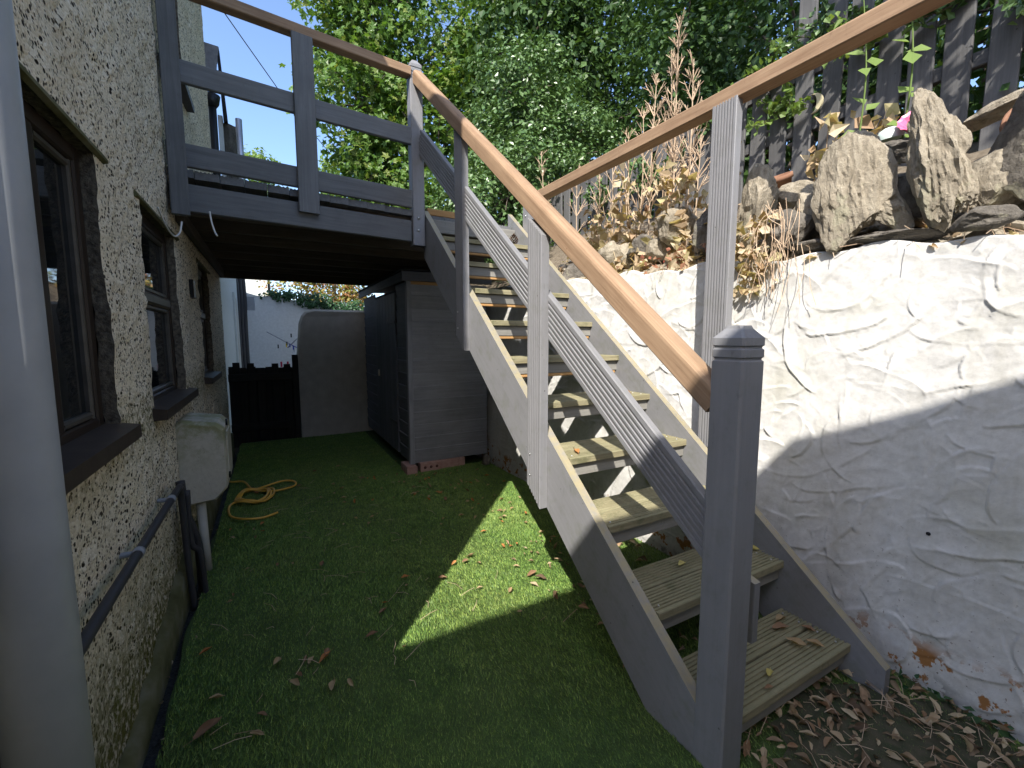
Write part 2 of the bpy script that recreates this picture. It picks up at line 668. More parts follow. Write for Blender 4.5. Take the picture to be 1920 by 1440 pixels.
def wall_top(y):
    return np.interp(y, [-2.5, .5, .9, 1.7, 2.7, 3.3, 6.6], [1.63, 1.645, 1.665, 1.70, 1.74, 1.78, 1.85])


put_ground = put('ground', mesh_np('ground', [(-80, -60, -.06), (80, -60, -.06), (80, 140, -.06), (-80, 140, -.06)], [[0, 1, 2, 3]]), M_soil)
tag(put_ground, kind='structure')

# turf sheet
ys = np.arange(-1.2, 6.31, .1)
V, F = [], []
for i, y in enumerate(ys):
    xl = -.375 + .012 * math.sin(y * 5.1) + .008 * math.sin(y * 13)
    xr = wall_x(y) - .02
    for k in range(12):
        V.append((xl + (xr - xl) * k / 11, y, .004 * math.sin(y * 3 + k)))
    if i:
        for k in range(11):
            a = (i - 1) * 12 + k
            F.append((a, a + 1, a + 13, a + 12))
lawn = put('lawn', mesh_np('lawn', V, F, True), M_lawn)
tag(lawn, kind='structure')

# bare earth at the foot of the stairs
V, F = [(1.62, .42, .012)], []
for k in range(28):
    a = 2 * math.pi * k / 28
    V.append((1.62 + .42 * math.cos(a) * (1 + .12 * math.sin(k * 2.3)), .42 + .36 * math.sin(a) * (1 + .15 * math.sin(k * 3.1)), .007))
    F.append((0, k + 1, (k + 1) % 28 + 1))
tag(put('earth_patch', mesh_py('earth_patch', V, F), M_damp), kind='structure')

# gravel drain strip along the house foot
V, F = [], []
yg = np.arange(.76, 5.95, .06)
for i, y in enumerate(yg):
    for k in range(5):
        x = -.47 + .13 * k / 4
        V.append((x, y, -.035 + .012 * random.random() - (.01 if 0 < k < 4 else 0)))
    if i:
        for k in range(4):
            a = (i - 1) * 5 + k
            F.append((a, a + 1, a + 6, a + 5))
tag(put('drain_strip', mesh_np('drain_strip', V, F), M_gravel), kind='structure')

# bank of the upper garden
yb = np.arange(-6, 15.01, .22)
xb = np.concatenate([np.arange(0, 1.2, .08), np.arange(1.2, 14, .5)])
XX = wall_x(yb)[:, None] + .13 + xb[None, :]
YY = np.repeat(yb[:, None], len(xb), 1)
rise = np.interp(xb, [0, .15, .5, .9, 1.3, 5, 14], [-.03, .09, .36, .62, .7, .9, 1.6])
ZZ = wall_top(yb)[:, None] + rise[None, :]
P = np.stack([XX, YY, ZZ], -1).reshape(-1, 3)
P[:, 2] += .05 * fbm(P, 3.1, 3) * np.clip((P[:, 0] - 2.2) * 4, .15, 1)
nb = len(xb)
F = [[i * nb + k, i * nb + k + 1, (i + 1) * nb + k + 1, (i + 1) * nb + k] for i in range(len(yb) - 1) for k in range(nb - 1)]
bank = put('garden_bank', mesh_np('garden_bank', P, F, True), M_soil)
tag(bank, kind='structure')


def bank_z(x, y):
    xr = x - wall_x(y) - .13
    return float(wall_top(y) + np.interp(xr, [0, .15, .5, .9, 1.3, 5, 14], [-.03, .09, .36, .62, .7, .9, 1.6]))


# ---------------------------------------------------------------- retaining wall, trowelled heightfield
gw = thing('retaining_wall', (2.05, 2, 0), 'white trowel-textured rendered retaining wall beside the staircase', 'wall')
yv = np.concatenate([np.arange(-2.2, .1, .03), np.arange(.1, 2.1, .005), np.arange(2.1, 3.7, .01), np.arange(3.7, 6.5, .06)])
zv = np.linspace(-.05, 1, 310)
YY, UU = np.meshgrid(yv, zv, indexing='ij')
TT = wall_top(yv)[:, None] + .012 * np.sin(YY * 9) + .01 * np.sin(YY * 23 + 1)
ZZ = UU * TT
Hh = .004 * fbm(np.stack([YY, ZZ, 0 * YY], -1).reshape(-1, 3), 2.0, 3).reshape(YY.shape)
Hh0 = Hh.copy()
NST = 1500
for s in range(NST):
    yc = rng.uniform(-.5, 3.8)
    zc = rng.uniform(-.05, 1.75)
    L = rng.uniform(.16, .5)
    W = rng.uniform(.08, .22)
    th = rng.normal(R(-35), R(32)) if rng.random() < .75 else rng.uniform(0, math.pi)
    kq = rng.uniform(-1.0, 1.0)
    i0, i1 = np.searchsorted(yv, [yc - L / 2 - W / 2 - .16, yc + L / 2 + W / 2 + .16])
    dy = YY[i0:i1] - yc
    dz = ZZ[i0:i1] - zc
    u = dy * math.cos(th) + dz * math.sin(th)
    v = -dy * math.sin(th) + dz * math.cos(th) - kq * u * u
    v = v + .007 * np.sin(u * 17 + s) + .002 * np.sin(u * 47 + s * 2)
    e = 1 - (np.abs(2 * u / L) ** 2.4)
    hw = W / 2 * np.sqrt(np.clip(e, 0, 1)) + 1e-6
    sgn = 1 if rng.random() < .6 else -1
    tt = np.clip((sgn * v / hw + 1) / 2, 0, 1)
    dsharp = hw - sgn * v
    dsoft = hw + sgn * v
    msk = np.clip(dsharp / .006, 0, 1) * np.clip(dsoft / (W * .45), 0, 1) * (e > 0) * np.clip(e / .12, 0, 1)
    msk = msk * msk * (3 - 2 * msk)
    amp = rng.uniform(.003, .0085)
    sub = Hh[i0:i1]
    # each pass of the trowel builds up towards one edge and leaves a step there, with a slight burr
    new = Hh0[i0:i1] * .6 + sub * .3 + amp * tt ** 2.2 + amp * .3 * np.exp(-(np.clip(dsharp, 0, 1) / .009) ** 2)
    Hh[i0:i1] = sub * (1 - msk) + msk * new
fineP = np.stack([YY, ZZ, 0 * YY], -1).reshape(-1, 3)
Hh += .0011 * fbm(fineP, 22, 3).reshape(YY.shape)
XX = wall_x(yv)[:, None] + .03 * ZZ - 1.2 * Hh * (np.clip((ZZ - 0) / .03, 0, 1))
P = np.stack([XX, YY, ZZ], -1)
top = P[:, -1:, :] + np.array([[[.035, 0, .008]]])
top2 = P[:, -1:, :] + np.array([[[.24, 0, .0]]])
P = np.concatenate([P, top, top2], 1)
nz_ = P.shape[1]
idx = np.arange(P.shape[0] * nz_).reshape(P.shape[0], nz_)
F = np.stack([idx[:-1, :-1], idx[:-1, 1:], idx[1:, 1:], idx[1:, :-1]], -1).reshape(-1, 4)
put('rendered_face', mesh_np('rendered_face', P.reshape(-1, 3), F, True), M_render, gw)
# two drilled drain holes showing as dark plugs
for (yy, zz) in ((.62, .575), (.93, .52)):
    c = Vector((float(wall_x(yy)) + .03 * zz - .004, yy, zz))
    tube('weep_hole', [c, c + Vector((.02, 0, 0))], .007, M_black, gw, 8)

# ---------------------------------------------------------------- house
house = thing('house', (-.45, 3, 0), 'cream and brown speckled roughcast house wall along the passage', 'house')
XH = -.45
HY0, HY1, HEAVE = .76, 5.92, 5.0
opens = [(.95, 1.88, 1.0, 1.875), (2.40, 3.185, .985, 1.875), (4.13, 4.74, .985, 1.875), (3.32, 4.08, 2.99, 4.05)]


def fill(bps, step):
    out = []
    for a, b in zip(bps[:-1], bps[1:]):
        n = max(1, int(round((b - a) / step)))
        out += [a + (b - a) * i / n for i in range(n)]
    return np.array(out + [bps[-1]])


yb_ = sorted({HY0, HY1, *[o[0] for o in opens], *[o[1] for o in opens]})
zb_ = sorted({-.06, HEAVE, *[o[2] for o in opens], *[o[3] for o in opens]})
yh, zh = fill(yb_, .035), fill(zb_, .035)
NY, NZ = len(yh), len(zh)
P = np.zeros((NY, NZ, 3))
P[..., 0] = XH
P[..., 1] = yh[:, None]
P[..., 2] = zh[None, :]
q = P.reshape(-1, 3)
P[..., 0] += (.006 * fbm(q, 5, 3) + .006 * vnoise(q, 31.)).reshape(NY, NZ)
jit = (.003 * vnoise(q + 40, 26.)).reshape(NY, NZ)
jit2 = (.003 * vnoise(q + 80, 26.)).reshape(NY, NZ)
P[1:-1, :, 1] += jit[1:-1]
P[:, 1:-1, 2] += jit2[:, 1:-1]
V = P.reshape(-1, 3).tolist()
F = []
ins = lambda y, z: any(a < y < b and c < z < d for a, b, c, d in opens)
keep = np.zeros((NY - 1, NZ - 1), bool)
for i in range(NY - 1):
    for k in range(NZ - 1):
        if not ins((yh[i] + yh[i + 1]) / 2, (zh[k] + zh[k + 1]) / 2):
            keep[i, k] = True
            a = i * NZ + k
            F.append((a, a + NZ, a + NZ + 1, a + 1))
RD = .04
REV = [([], []) for _ in opens]


def reveal(ia, ka, ib, kb):
    a, b = ia * NZ + ka, ib * NZ + kb
    n = len(V)
    pa, pb = V[a], V[b]
    my, mz = (yh[ia] + yh[ib]) / 2, (zh[ka] + zh[kb]) / 2
    oi = [i for i, (y0, y1, z0, z1) in enumerate(opens) if y0 - .01 < my < y1 + .01 and z0 - .01 < mz < z1 + .01][0]
    RV, RF = REV[oi]
    n = len(RV)
    for s in (a, b):
        p = V[s]
        RV.append(tuple(p))
    for s in (a, b):
        p = V[s]
        RV.append((p[0] - RD, p[1], p[2]))
    RF.append((n, n + 1, n + 3, n + 2))


for i in range(NY - 1):
    for k in range(NZ - 1):
        if not keep[i, k]:
            if i and keep[i - 1, k]:
                reveal(i, k, i, k + 1)
            if i + 1 < NY - 1 and keep[i + 1, k]:
                reveal(i + 1, k, i + 1, k + 1)
            if k and keep[i, k - 1]:
                reveal(i, k, i + 1, k)
            if k + 1 < NZ - 1 and keep[i, k + 1]:
                reveal(i, k + 1, i + 1, k + 1)
put('wall', mesh_py('house_wall', V, F), M_rough, house)
# end walls and body
for yy, nm in ((HY0, 'gable_wall'), (HY1, 'gable_wall')):
    put(nm, mesh_py('gable', [(XH, yy, -.06), (-7, yy, -.06), (-7, yy, HEAVE), (-3.7, yy, 7.3), (XH, yy, HEAVE)], [(0, 1, 2, 3, 4)]), M_rough, house)
put('back_wall', mesh_py('back', [(-7, HY0, -.06), (-7, HY1, -.06), (-7, HY1, HEAVE), (-7, HY0, HEAVE)], [(0, 1, 2, 3)]), M_rough, house)
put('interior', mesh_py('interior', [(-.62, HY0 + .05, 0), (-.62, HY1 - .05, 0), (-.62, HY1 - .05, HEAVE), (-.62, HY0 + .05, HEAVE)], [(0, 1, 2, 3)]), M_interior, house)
rf = put('roof', mesh_py('roof', [(-.33, HY0 - .0, 4.93), (-.33, HY1 + .1, 4.93), (-3.7, HY1 + .1, 7.35), (-3.7, HY0, 7.35), (-7.2, HY1 + .1, 4.93), (-7.2, HY0, 4.93)],
                         [(0, 1, 2, 3), (3, 2, 4, 5)]), M_slate, house)
tube('gutter', [(-.37, HY0, 4.9), (-.37, HY1, 4.88)], .05, M_black, rf, 10)
# plinth, smooth with algae
m = Mat('green_stained_plinth', .8)
nzz = m.noise(m.coord('World'), 7., 5)
m.color(m.ramp(nzz, [(.3, (.06, .06, .02)), (.5, (.12, .115, .05)), (.75, (.2, .185, .13))]))
m.bump(nzz, .3, .01)
M_plinth = m.m
V, F = [], []
for i, y in enumerate(np.arange(.9, 5.93, .1)):
    zt = float(np.interp(y, [.9, 1.6, 2.1, 2.75, 6], [.02, .04, .11, .2, .24])) + .012 * math.sin(y * 21)
    V += [(-.415, y, -.06), (-.42, y, zt - .02), (-.452, y, zt)]
    if i:
        a = (i - 1) * 3
        F += [(a, a + 3, a + 4, a + 1), (a + 1, a + 4, a + 5, a + 2)]
put('plinth', mesh_py('plinth', V, F, True), M_plinth, house)


def window(y0, y1, z0, z1, mull=(), trans=None, sill=True, far=.11):
    xf = XH - RD
    fw = .05
    d = .05

    def fr(a, b, w):
        return board('frame_bar', a, b, w, d, (1, 0, 0), M_frame, win, c=.006)
    xm = xf - .0 + .004
    win = put('window', extrude(z1 - z0, prof_rect(fw, d, .006)), M_frame, house, frame((xm - d / 2, y1 - fw / 2, z0), (0, 0, 1), (1, 0, 0)))
    fr((xm - d / 2, y0 + fw / 2, z0), (xm - d / 2, y0 + fw / 2, z1), fw)
    fr((xm - d / 2, y0 + fw, z1 - fw / 2), (xm - d / 2, y1 - fw, z1 - fw / 2), fw)
    fr((xm - d / 2, y0 + fw, z0 + fw / 2), (xm - d / 2, y1 - fw, z0 + fw / 2), fw)
    for mm in mull:
        fr((xm - d / 2, mm, z0 + fw), (xm - d / 2, mm, z1 - fw), .06)
    edges = [y0 + fw, *[v for mm in mull for v in (mm - .03, mm + .03)], y1 - fw]
    zed = [z0 + fw, z1 - fw] if trans is None else [z0 + fw, trans - .03, trans + .03, z1 - fw]
    if trans is not None:
        board('transom', (xm - d / 2 + .006, y0 + fw, trans), (xm - d / 2 + .006, y1 - fw, trans), .06, d, (1, 0, 0), M_greywin, win, c=.012)
    for a, b in zip(edges[::2], edges[1::2]):
        for c, e in zip(zed[::2], zed[1::2]):
            s = .022
            xs = xm - .018
            # sash inside the frame
            for p, qq, up_w in (((xs, a + s / 2, c), (xs, a + s / 2, e), s), ((xs, b - s / 2, c), (xs, b - s / 2, e), s),
                                ((xs, a + s, c + s / 2), (xs, b - s, c + s / 2), s), ((xs, a + s, e - s / 2), (xs, b - s, e - s / 2), s)):
                board('sash_bar', p, qq, up_w, .024, (1, 0, 0), M_greywin, win, c=.006)
            xg = xm - .022
            put('pane', mesh_py('pane', [(xg, a + s, c + s), (xg, b - s, c + s), (xg, b - s, e - s), (xg, a + s, e - s)], [(0, 1, 2, 3)]), M_glass, win)
    if sill:
        V = [(-.53, y0 - .05, z0 - .045), (-.4, y0 - .05, z0 - .035), (-.4, y0 - .05, z0 + .008), (-.53, y0 - .05, z0 + .03)]
        V += [(p[0], y1 + far, p[2]) for p in V]
        put('sill', mesh_py('sill', V, [(0, 1, 2, 3), (7, 6, 5, 4), (0, 4, 5, 1), (1, 5, 6, 2), (2, 6, 7, 3), (3, 7, 4, 0)]), M_sill, win)
    # stone drip over the head
    put('head_drip', mesh_py('drip', [(-.45, y0 - .06, z1 + .03), (-.436, y0 - .06, z1 + .008), (-.436, y0 - .06, z1), (-.45, y0 - .06, z1 - .006),
                                      (-.45, y1 + .09, z1 + .03), (-.436, y1 + .09, z1 + .008), (-.436, y1 + .09, z1), (-.45, y1 + .09, z1 - .006)],
                             [(0, 4, 5, 1), (1, 5, 6, 2), (2, 6, 7, 3), (0, 1, 2, 3), (7, 6, 5, 4)]), M_plinth, win)
    return win


M_greywin = simple('grey_brown_sash', (.06, .052, .042), .4, c2=(.1, .09, .075), scale=20.)
w1 = window(*opens[0], mull=(1.54,), far=.03)
w2 = window(*opens[1], trans=1.49)
w3 = window(*opens[2], trans=1.49, far=.08)
w4 = window(*opens[3], sill=True, far=.05)
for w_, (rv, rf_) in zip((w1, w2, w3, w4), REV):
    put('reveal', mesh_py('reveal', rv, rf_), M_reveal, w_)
for w_, t_ in ((w1, 'nearest dark brown window'), (w2, 'middle window with a transom'), (w3, 'far window under the deck'), (w4, 'upper window above the deck')):
    w_['label'] = t_

# rear wing behind the photographer; its roof edge throws the near shadow
wing = thing('rear_wing', (-3, -3, 0), 'roughcast rear wing of the house closing the yard behind', 'house')
prof = [(-7, -.06), (3.4, -.06), (3.4, .87), (0, 4.08), (-7, 4.08)]
V = [(x, -1.3, z) for x, z in prof] + [(x, -5.5, z) for x, z in prof]
put('wing_wall', mesh_py('wing', V, [(0, 1, 2, 3, 4), (9, 8, 7, 6, 5), (0, 4, 9, 5), (1, 6, 7, 2)]), M_rough, wing)
put('wing_roof', mesh_py('wing_roof', V, [(2, 7, 8, 3), (3, 8, 9, 4)]), M_slate, wing)

# ---------------------------------------------------------------- pipes and boxes on the house
dp = thing('drainpipe', (-.36, 1.16, 0), 'fat grey plastic drainpipe at the left edge by the nearest window', 'drainpipe')
# the pipe stands proud of the wall
DPX, DPY, DPR = -.387, 1.035, .056
tube('pipe', [(DPX, DPY, -.05), (DPX, DPY, 1.0), (DPX, DPY, 5.0)], DPR, M_pipe, dp, 40)

wp = thing('waste_pipe', (-.4, 1.8, .61), 'thin dark waste pipe running low along the roughcast wall', 'pipe')
tube('pipe', smooth_path([(-.405, 1.16, .612), (-.405, 1.6, .612), (-.405, 2.42, .607), (-.405, 2.50, .59), (-.405, 2.53, .5), (-.40, 2.54, .2), (-.39, 2.55, -.04)], 6), .0145, M_blackpipe, wp, 12)
for yy in (1.76, 2.3):
    tube('pipe_clip', [(-.405, yy - .012, .612), (-.405, yy + .012, .612)], .018, M_greygrille, wp, 12)
    box('clip_bracket', (-.45, yy - .01, .605), (-.42, yy + .01, .62), M_greygrille, wp)
wp2 = thing('gas_pipe', (-.38, 2.62, 0), 'dark bent pipe dropping to the ground beside the meter box', 'pipe')
tube('pipe', smooth_path([(-.42, 2.62, .6), (-.41, 2.62, .45), (-.385, 2.64, .33), (-.37, 2.66, .2), (-.37, 2.66, -.04)], 6), .02, M_blackpipe, wp2, 10)
tube('pipe', smooth_path([(-.39, 2.58, .56), (-.39, 2.58, .3), (-.36, 2.60, .22), (-.35, 2.62, -.04)], 6), .014, M_blackpipe, wp2, 10)
wp3 = tube('white_pipe', [(-.375, 2.86, .44), (-.372, 2.87, .2), (-.366, 2.88, -.04)], .022, M_whiteplast, None, 14)
tag(wp3, 'short white pipe from the underside of the meter box to the ground', 'pipe')

# meter box: chamfered front
mb = thing('meter_box', (-.34, 3, .65), 'cream meter box with green algae fixed low on the roughcast wall', 'meter box')
m = Mat('algae_stained_cream_box', .5)
w_ = m.coord('World')
zz = m.sep(w_)[2]
nzz = m.noise(w_, 9., 6, .7)
c = m.ramp(m.noise(w_, 40., 4), [(.3, (.54, .49, .39)), (.7, (.62, .575, .47))])
alg = m.math('MULTIPLY', m.ramp(zz, [(.55, 0), (.84, 1)]), m.ramp(nzz, [(.42, 0), (.6, .8)]))
c = m.mix(alg, c, (.2, .2, .05))
cr = m.noise(m.coord('World', (3, 3, 1)), 14., 2, .4, 2.)
c = m.mix(m.ramp(cr, [(.495, 0), (.5, .7), (.505, 0)]), c, (.12, .1, .07))
m.color(c)
M_box = m.m
bx0, bx1, by0, by1, bz0, bz1 = -.45, -.245, 2.80, 3.16, .40, .85


def rounded_poly(pts):
    return pts


outline = [(bx0, bz0), (bx1 - .055, bz0 + .015), (bx1, bz0 + .075), (bx1 + .008, bz0 + .15), (bx1 + .004, bz1 - .04), (bx1 - .03, bz1 - .005), (bx0 + .02, bz1 + .02), (bx0, bz1 + .01)]
n = len(outline)
cxo, czo = (bx0 + bx1) / 2, (bz0 + bz1) / 2
sh = lambda p, k: (cxo + (p[0] - cxo) * k, czo + (p[1] - czo) * k)
rings = [(by0, .93), (by0 + .004, .95), (by0 + .03, 1.0), (by1 - .04, 1.0), (by1, .9)]
V, F = [], []
for yy, k in rings:
    for p in outline:
        pp = sh(p, k)
        V.append((max(pp[0], bx0) if p[0] > bx0 else bx0, yy, pp[1]))
for r_ in range(len(rings) - 1):
    for k in range(n):
        a, b = r_ * n + k, r_ * n + (k + 1) % n
        F.append((a, b, b + n, a + n))
F.append(tuple(range(n)))
put('cabinet', mesh_py('cabinet', V, F), M_box, mb)
box('door_panel', (bx1 + .004, by0 + .075, bz0 + .12), (bx1 + .012, by1 - .06, bz1 - .07), M_box, mb, c=.003)
for zz_ in (.82, .52):
    tube('hinge', [(bx1 + .012, by0 + .07, zz_), (bx1 + .012, by0 + .07, zz_ + .035)], .006, M_black, mb, 6)
wb = box('junction_box', (-.45, 3.62, 1.57), (-.425, 3.72, 1.69), M_black, None, .008)
tag(wb, 'small black junction box on the wall between the middle and far windows', 'junction box')
# loose white cables under the deck
tag(tube('hanging_cable', smooth_path([(-.42, 2.62, 1.9), (-.41, 2.72, 1.84), (-.40, 2.85, 1.82), (-.39, 2.96, 1.86), (-.385, 3.02, 1.93)], 8), .0045, M_cable, None, 6),
    'white cable sagging from the roughcast wall near the deck end', 'cable')
tag(tube('hanging_cable', smooth_path([(-.262, 3.1, 2.02), (-.255, 3.08, 1.96), (-.24, 3.05, 1.90), (-.228, 3.03, 1.875)], 6), .005, M_cable, None, 6),
    'short white cable end dangling below the deck fascia', 'cable')

# ================================================================== STAIRCASE
stair = thing('staircase', (1.5, 2, 0), 'grey painted open-tread timber staircase climbing to the deck', 'staircase')
RISE, GOING, Y0, Z0 = .2115, .2627, .741, .137
SL = math.atan2(RISE, GOING)
sdir = Vector((0, math.cos(SL), math.sin(SL)))
snrm = Vector((0, -math.sin(SL), math.cos(SL)))


def stringer(name, x0, x1, t, low, upp, y_a, y_b, zmin):
    """sloping board between low(y) and upp(y); x0 at bottom, x1 at top, t thick towards +x"""
    pts = []
    yl0 = y_a
    # outline in (y,z), counter-clockwise seen from -x
    yg = y_a + .001
    zc = low(yg)
    ycross = yg + (zmin - zc) / .81 if zc < zmin else yg
    pts = [(y_a, zmin), (ycross, zmin), (y_b, low(y_b)), (y_b, upp(y_b)), (y_a, upp(y_a))]
    xa = lambda y: x0 + (x1 - x0) * (y - .8) / 2.5
    o = Vector((x0, y_a, zmin))
    # local frame along the slope so that the grain follows the board
    Mx = frame(o, sdir, (-1, 0, 0))
    inv = Mx.inverted()
    c = .004
    V, n = [], len(pts)
    for dx in (0, t):
        for y, z in pts:
            V.append(tuple(inv @ Vector((xa(y) + dx, y, z))))
    F = [tuple(range(n)), tuple(reversed(range(n, 2 * n)))] + [(i, n + i, n + (i + 1) % n, (i + 1) % n) for i in range(n)]
    return put(name, mesh_py('stringer', V, F), M_grey, stair, Mx)


stringer('stringer', 1.095, 1.072, .04, lambda y: .90 + .82 * (y - 2.1), lambda y: 1.325 + .825 * (y - 2.2), .80, 3.34, 0.0)
stringer('stringer', 1.89, 1.89, .04, lambda y: .46 + .795 * (y - 1.6), lambda y: .875 + .795 * (y - 1.6), .63, 3.5, 0.0)

for i in range(10):
    y, z = Y0 + GOING * i, Z0 + RISE * i
    bw, th = .127, .03
    xa, xb = 1.137, 1.889
    wob = random.uniform(-.003, .003)
    pg = prof_groove(bw, th, 7, .0055, .010)
    zt = z - th / 2
    tr = board('tread', (xa, y + bw / 2, zt), (xb, y + bw / 2, zt + wob), bw, th, (0, 0, 1), M_tread, stair, prof=pg)
    board('rear_board', (xa, y + bw * 1.5 + .009, zt - .001), (xb, y + bw * 1.5 + .009, zt + wob), bw, th, (0, 0, 1), M_tread, tr, prof=pg)
    board('riser', (xa, y + .032, z - th - .033), (xb, y + .032, z - th - .033 + wob), .06, .026, (0, -1, 0), M_riser, tr)
    if i < 5:
        for xs_ in (xa + .035, xb - .035):
            for ys2 in (y + .035, y + .1, y + .17, y + .235):
                tube('screw', [(xs_, ys2, z - .003), (xs_, ys2, z + .0015)], .0038, M_metal, tr, 6)
    if i > 4:
        board('riser_edge', (xa, y + .033, z - th - .072), (xb - .01, y + .033, z - th - .072 + wob), .018, .022, (0, -1, 0), M_newwood, tr)

# bottom newel: grooves and chamfered cap
NX0, NX1, NY0, NY1 = 1.092, 1.188, .716, .814
cx, cy, hw = (NX0 + NX1) / 2, (NY0 + NY1) / 2, .049


def newel(name, cx, cy, hw, z0, z1, parent, ch=.006):
    secs = [(z0, hw), (z1 - .098, hw), (z1 - .094, hw - .004), (z1 - .09, hw - .004), (z1 - .086, hw), (z1 - .066, hw), (z1 - .062, hw - .004),
            (z1 - .058, hw - .004), (z1 - .054, hw), (z1 - .034, hw), (z1 - .008, hw * .56), (z1, hw * .5)]
    V, F = [], []
    for z, h in secs:
        c = min(ch, h * .3)
        for p in ((-h + c, -h), (h - c, -h), (h, -h + c), (h, h - c), (h - c, h), (-h + c, h), (-h, h - c), (-h, -h + c)):
            V.append((z - z0, p[0], p[1]))
    n = 8
    for i in range(len(secs) - 1):
        for k in range(n):
            F.append((i * n + k, i * n + (k + 1) % n, (i + 1) * n + (k + 1) % n, (i + 1) * n + k))
    F.append(tuple((len(secs) - 1) * n + k for k in range(n)))
    return put(name, mesh_py(name, V, F), M_grey_clean, parent, frame((cx, cy, z0), (0, 0, 1), (0, -1, 0)))


newel('newel_post', cx, cy, hw, 0.0, 1.335, stair)
# short grooved offcut behind the newel, seen edge-on
board('offcut_board', (1.352, .84, .30), (1.352, .84, .52), .09, .03, (-1, 0, 0), M_grey, stair, prof=prof_groove(.09, .03, 6, .007), cb=(.3, 0))
# top newel
newel('newel_post', 1.018, 3.315, .046, 1.99, 3.29, stair)
for zz in (2.185, 2.097):
    tube('bolt', [(1.012, 3.272, zz), (1.012, 3.262, zz)], .009, M_metal, stair, 10)

# balusters: grooved boards bolted outside the stringer
sx = lambda y: 1.095 + (1.072 - 1.095) * (y - .8) / 2.5
for yc, w in ((1.69, .115), (2.55, .12)):
    t = .042
    zlow = .90 + .82 * (yc - 2.1) + .005
    ztop = 1.16 + .832 * (yc - .909) - .02
    xb = sx(yc) - t / 2 - .001
    board('baluster', (xb, yc, zlow), (xb, yc, ztop), w, t, (-1, 0, 0), M_grey_clean, stair, prof=prof_groove(w, t, 6, .007, .012), ca=(.82, 0), cb=(.82, 0))
    for dz_ in (.09, .19):
        tube('screw', [(xb - t / 2 + .003, yc + .03, zlow + dz_), (xb - t / 2 - .002, yc + .03, zlow + dz_)], .005, M_metal, stair, 8)
# mid rail
p, q_ = Vector((1.127, .77, .685)), Vector((1.04, 3.27, 2.735))
board('mid_rail', p, q_, .152, .028, (-1, 0, 0), M_grey_clean, stair, prof=prof_groove(.152, .028, 6, .006, .016))
# handrail
p, q_ = Vector((1.128, .80, 1.118)), Vector((1.026, 3.272, 3.172))
board('handrail', p, q_, .072, .08, (0, -math.sin(SL), math.cos(SL)), M_rail, stair, prof=prof_round(.072, .08, .022))
# bare timber nosing on the landing
board('landing_nosing', (1.12, 3.40, 2.275), (1.45, 3.40, 2.272), .05, .05, (0, 0, 1), M_newwood, stair)

# ---------------------------------------------------------------- guard rail on the garden side
guard = thing('guard_rail', (2.0, 2, 1.7), 'level timber guard rail with grooved post along the garden wall', 'railing')
board('handrail', (2.01, 3.16, 2.463), (2.01, -.9, 2.445), .085, .072, (0, 0, 1), M_rail, guard, prof=prof_round(.085, .072, .01))
for ya, yb2, z0 in ((1.388, 1.52, .74), (-.62, -.5, 1.0)):
    w = yb2 - ya
    yc = (ya + yb2) / 2
    board('post', (1.985, yc, z0), (1.985, yc, 2.428), w, .045, (-1, 0, 0), M_grey_clean, guard, prof=prof_groove(w, .045, 7, .007, .012))
board('end_post', (1.97, 3.27, 2.1), (1.97, 3.27, 2.455), .1, .07, (-1, 0, 0), M_grey, guard)
for zz in (2.0, 2.2):
    tube('bolt', [(1.94, 3.27, zz + .12), (1.93, 3.27, zz + .12)], .008, M_metal, guard, 8)

# ================================================================== DECK
deck = thing('deck', (.3, 4.4, 2.2), 'raised timber deck bridging the passage with grey railings', 'deck')
fy = lambda x: 3.13 + (x + .45) * .119
fdir = Vector((1, .119, 0)).normalized()
fn = Vector((.119, -1, 0)).normalized()


def frontboard(name, xa, xb, za, zb, t, mat, off=0.):
    a = Vector((xa, fy(xa), (za + zb) / 2)) + fn * off
    b = Vector((xb, fy(xb), (za + zb) / 2)) + fn * off
    return board(name, a, b, zb - za, t, fn, mat, deck)


frontboard('fascia', -.447, .96, 2.015, 2.165, .03, M_deckgrey)
frontboard('rail', -.447, .965, 2.255, 2.38, .032, M_deckgrey, .01)
frontboard('rail', -.447, .968, 2.70, 2.818, .032, M_deckgrey, .01)
board('handrail', Vector((-.447, fy(-.447), 3.19)) + fn * .015, Vector((.97, fy(.97) + .01, 3.195)) + fn * .015, .075, .062, (0, 0, 1), M_rail, deck, prof=prof_round(.075, .062, .012))
# upright boards in front of the rails
for xc, w, zb in ((.262, .122, 2.10),):
    c = Vector((xc, fy(xc), zb)) + fn * .042
    board('post', c, c + Vector((0, 0, 3.16 - zb)), w, .03, fn, M_deckgrey, deck)
c = Vector((-.40, fy(-.40), 1.98)) + fn * .055
board('post', c, c + Vector((0, 0, 1.6)), .085, .05, fn, M_deckgrey, deck)
# deck boards: ends show in the slot above the fascia
nbd = 20
for i in range(nbd):
    xa = -.447 + i * .1215
    ya = fy(xa + .06) + .006 + random.uniform(0, .008) if xa < 1.0 else 3.385
    xb = min(xa + .1165, 1.968)
    xc = (xa + xb) / 2
    board('deck_board', (xc, ya - .012, 2.225), (xc, 5.86, 2.225), xb - xa + .002, .045, (0, 0, 1), M_deckgrey, deck, prof=prof_groove(xb - xa + .002, .045, 5, .004))
for i in range(7):
    y = 3.36 + i * .40
    x1 = 1.06 if i == 0 else 1.96
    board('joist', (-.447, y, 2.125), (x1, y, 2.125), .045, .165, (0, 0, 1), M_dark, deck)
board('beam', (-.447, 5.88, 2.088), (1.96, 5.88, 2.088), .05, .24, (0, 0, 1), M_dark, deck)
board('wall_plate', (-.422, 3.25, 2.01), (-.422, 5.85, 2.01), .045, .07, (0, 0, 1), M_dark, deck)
board('landing_riser', (1.14, 3.378, 2.17), (1.885, 3.378, 2.17), .1, .024, (0, -1, 0), M_riser, deck)
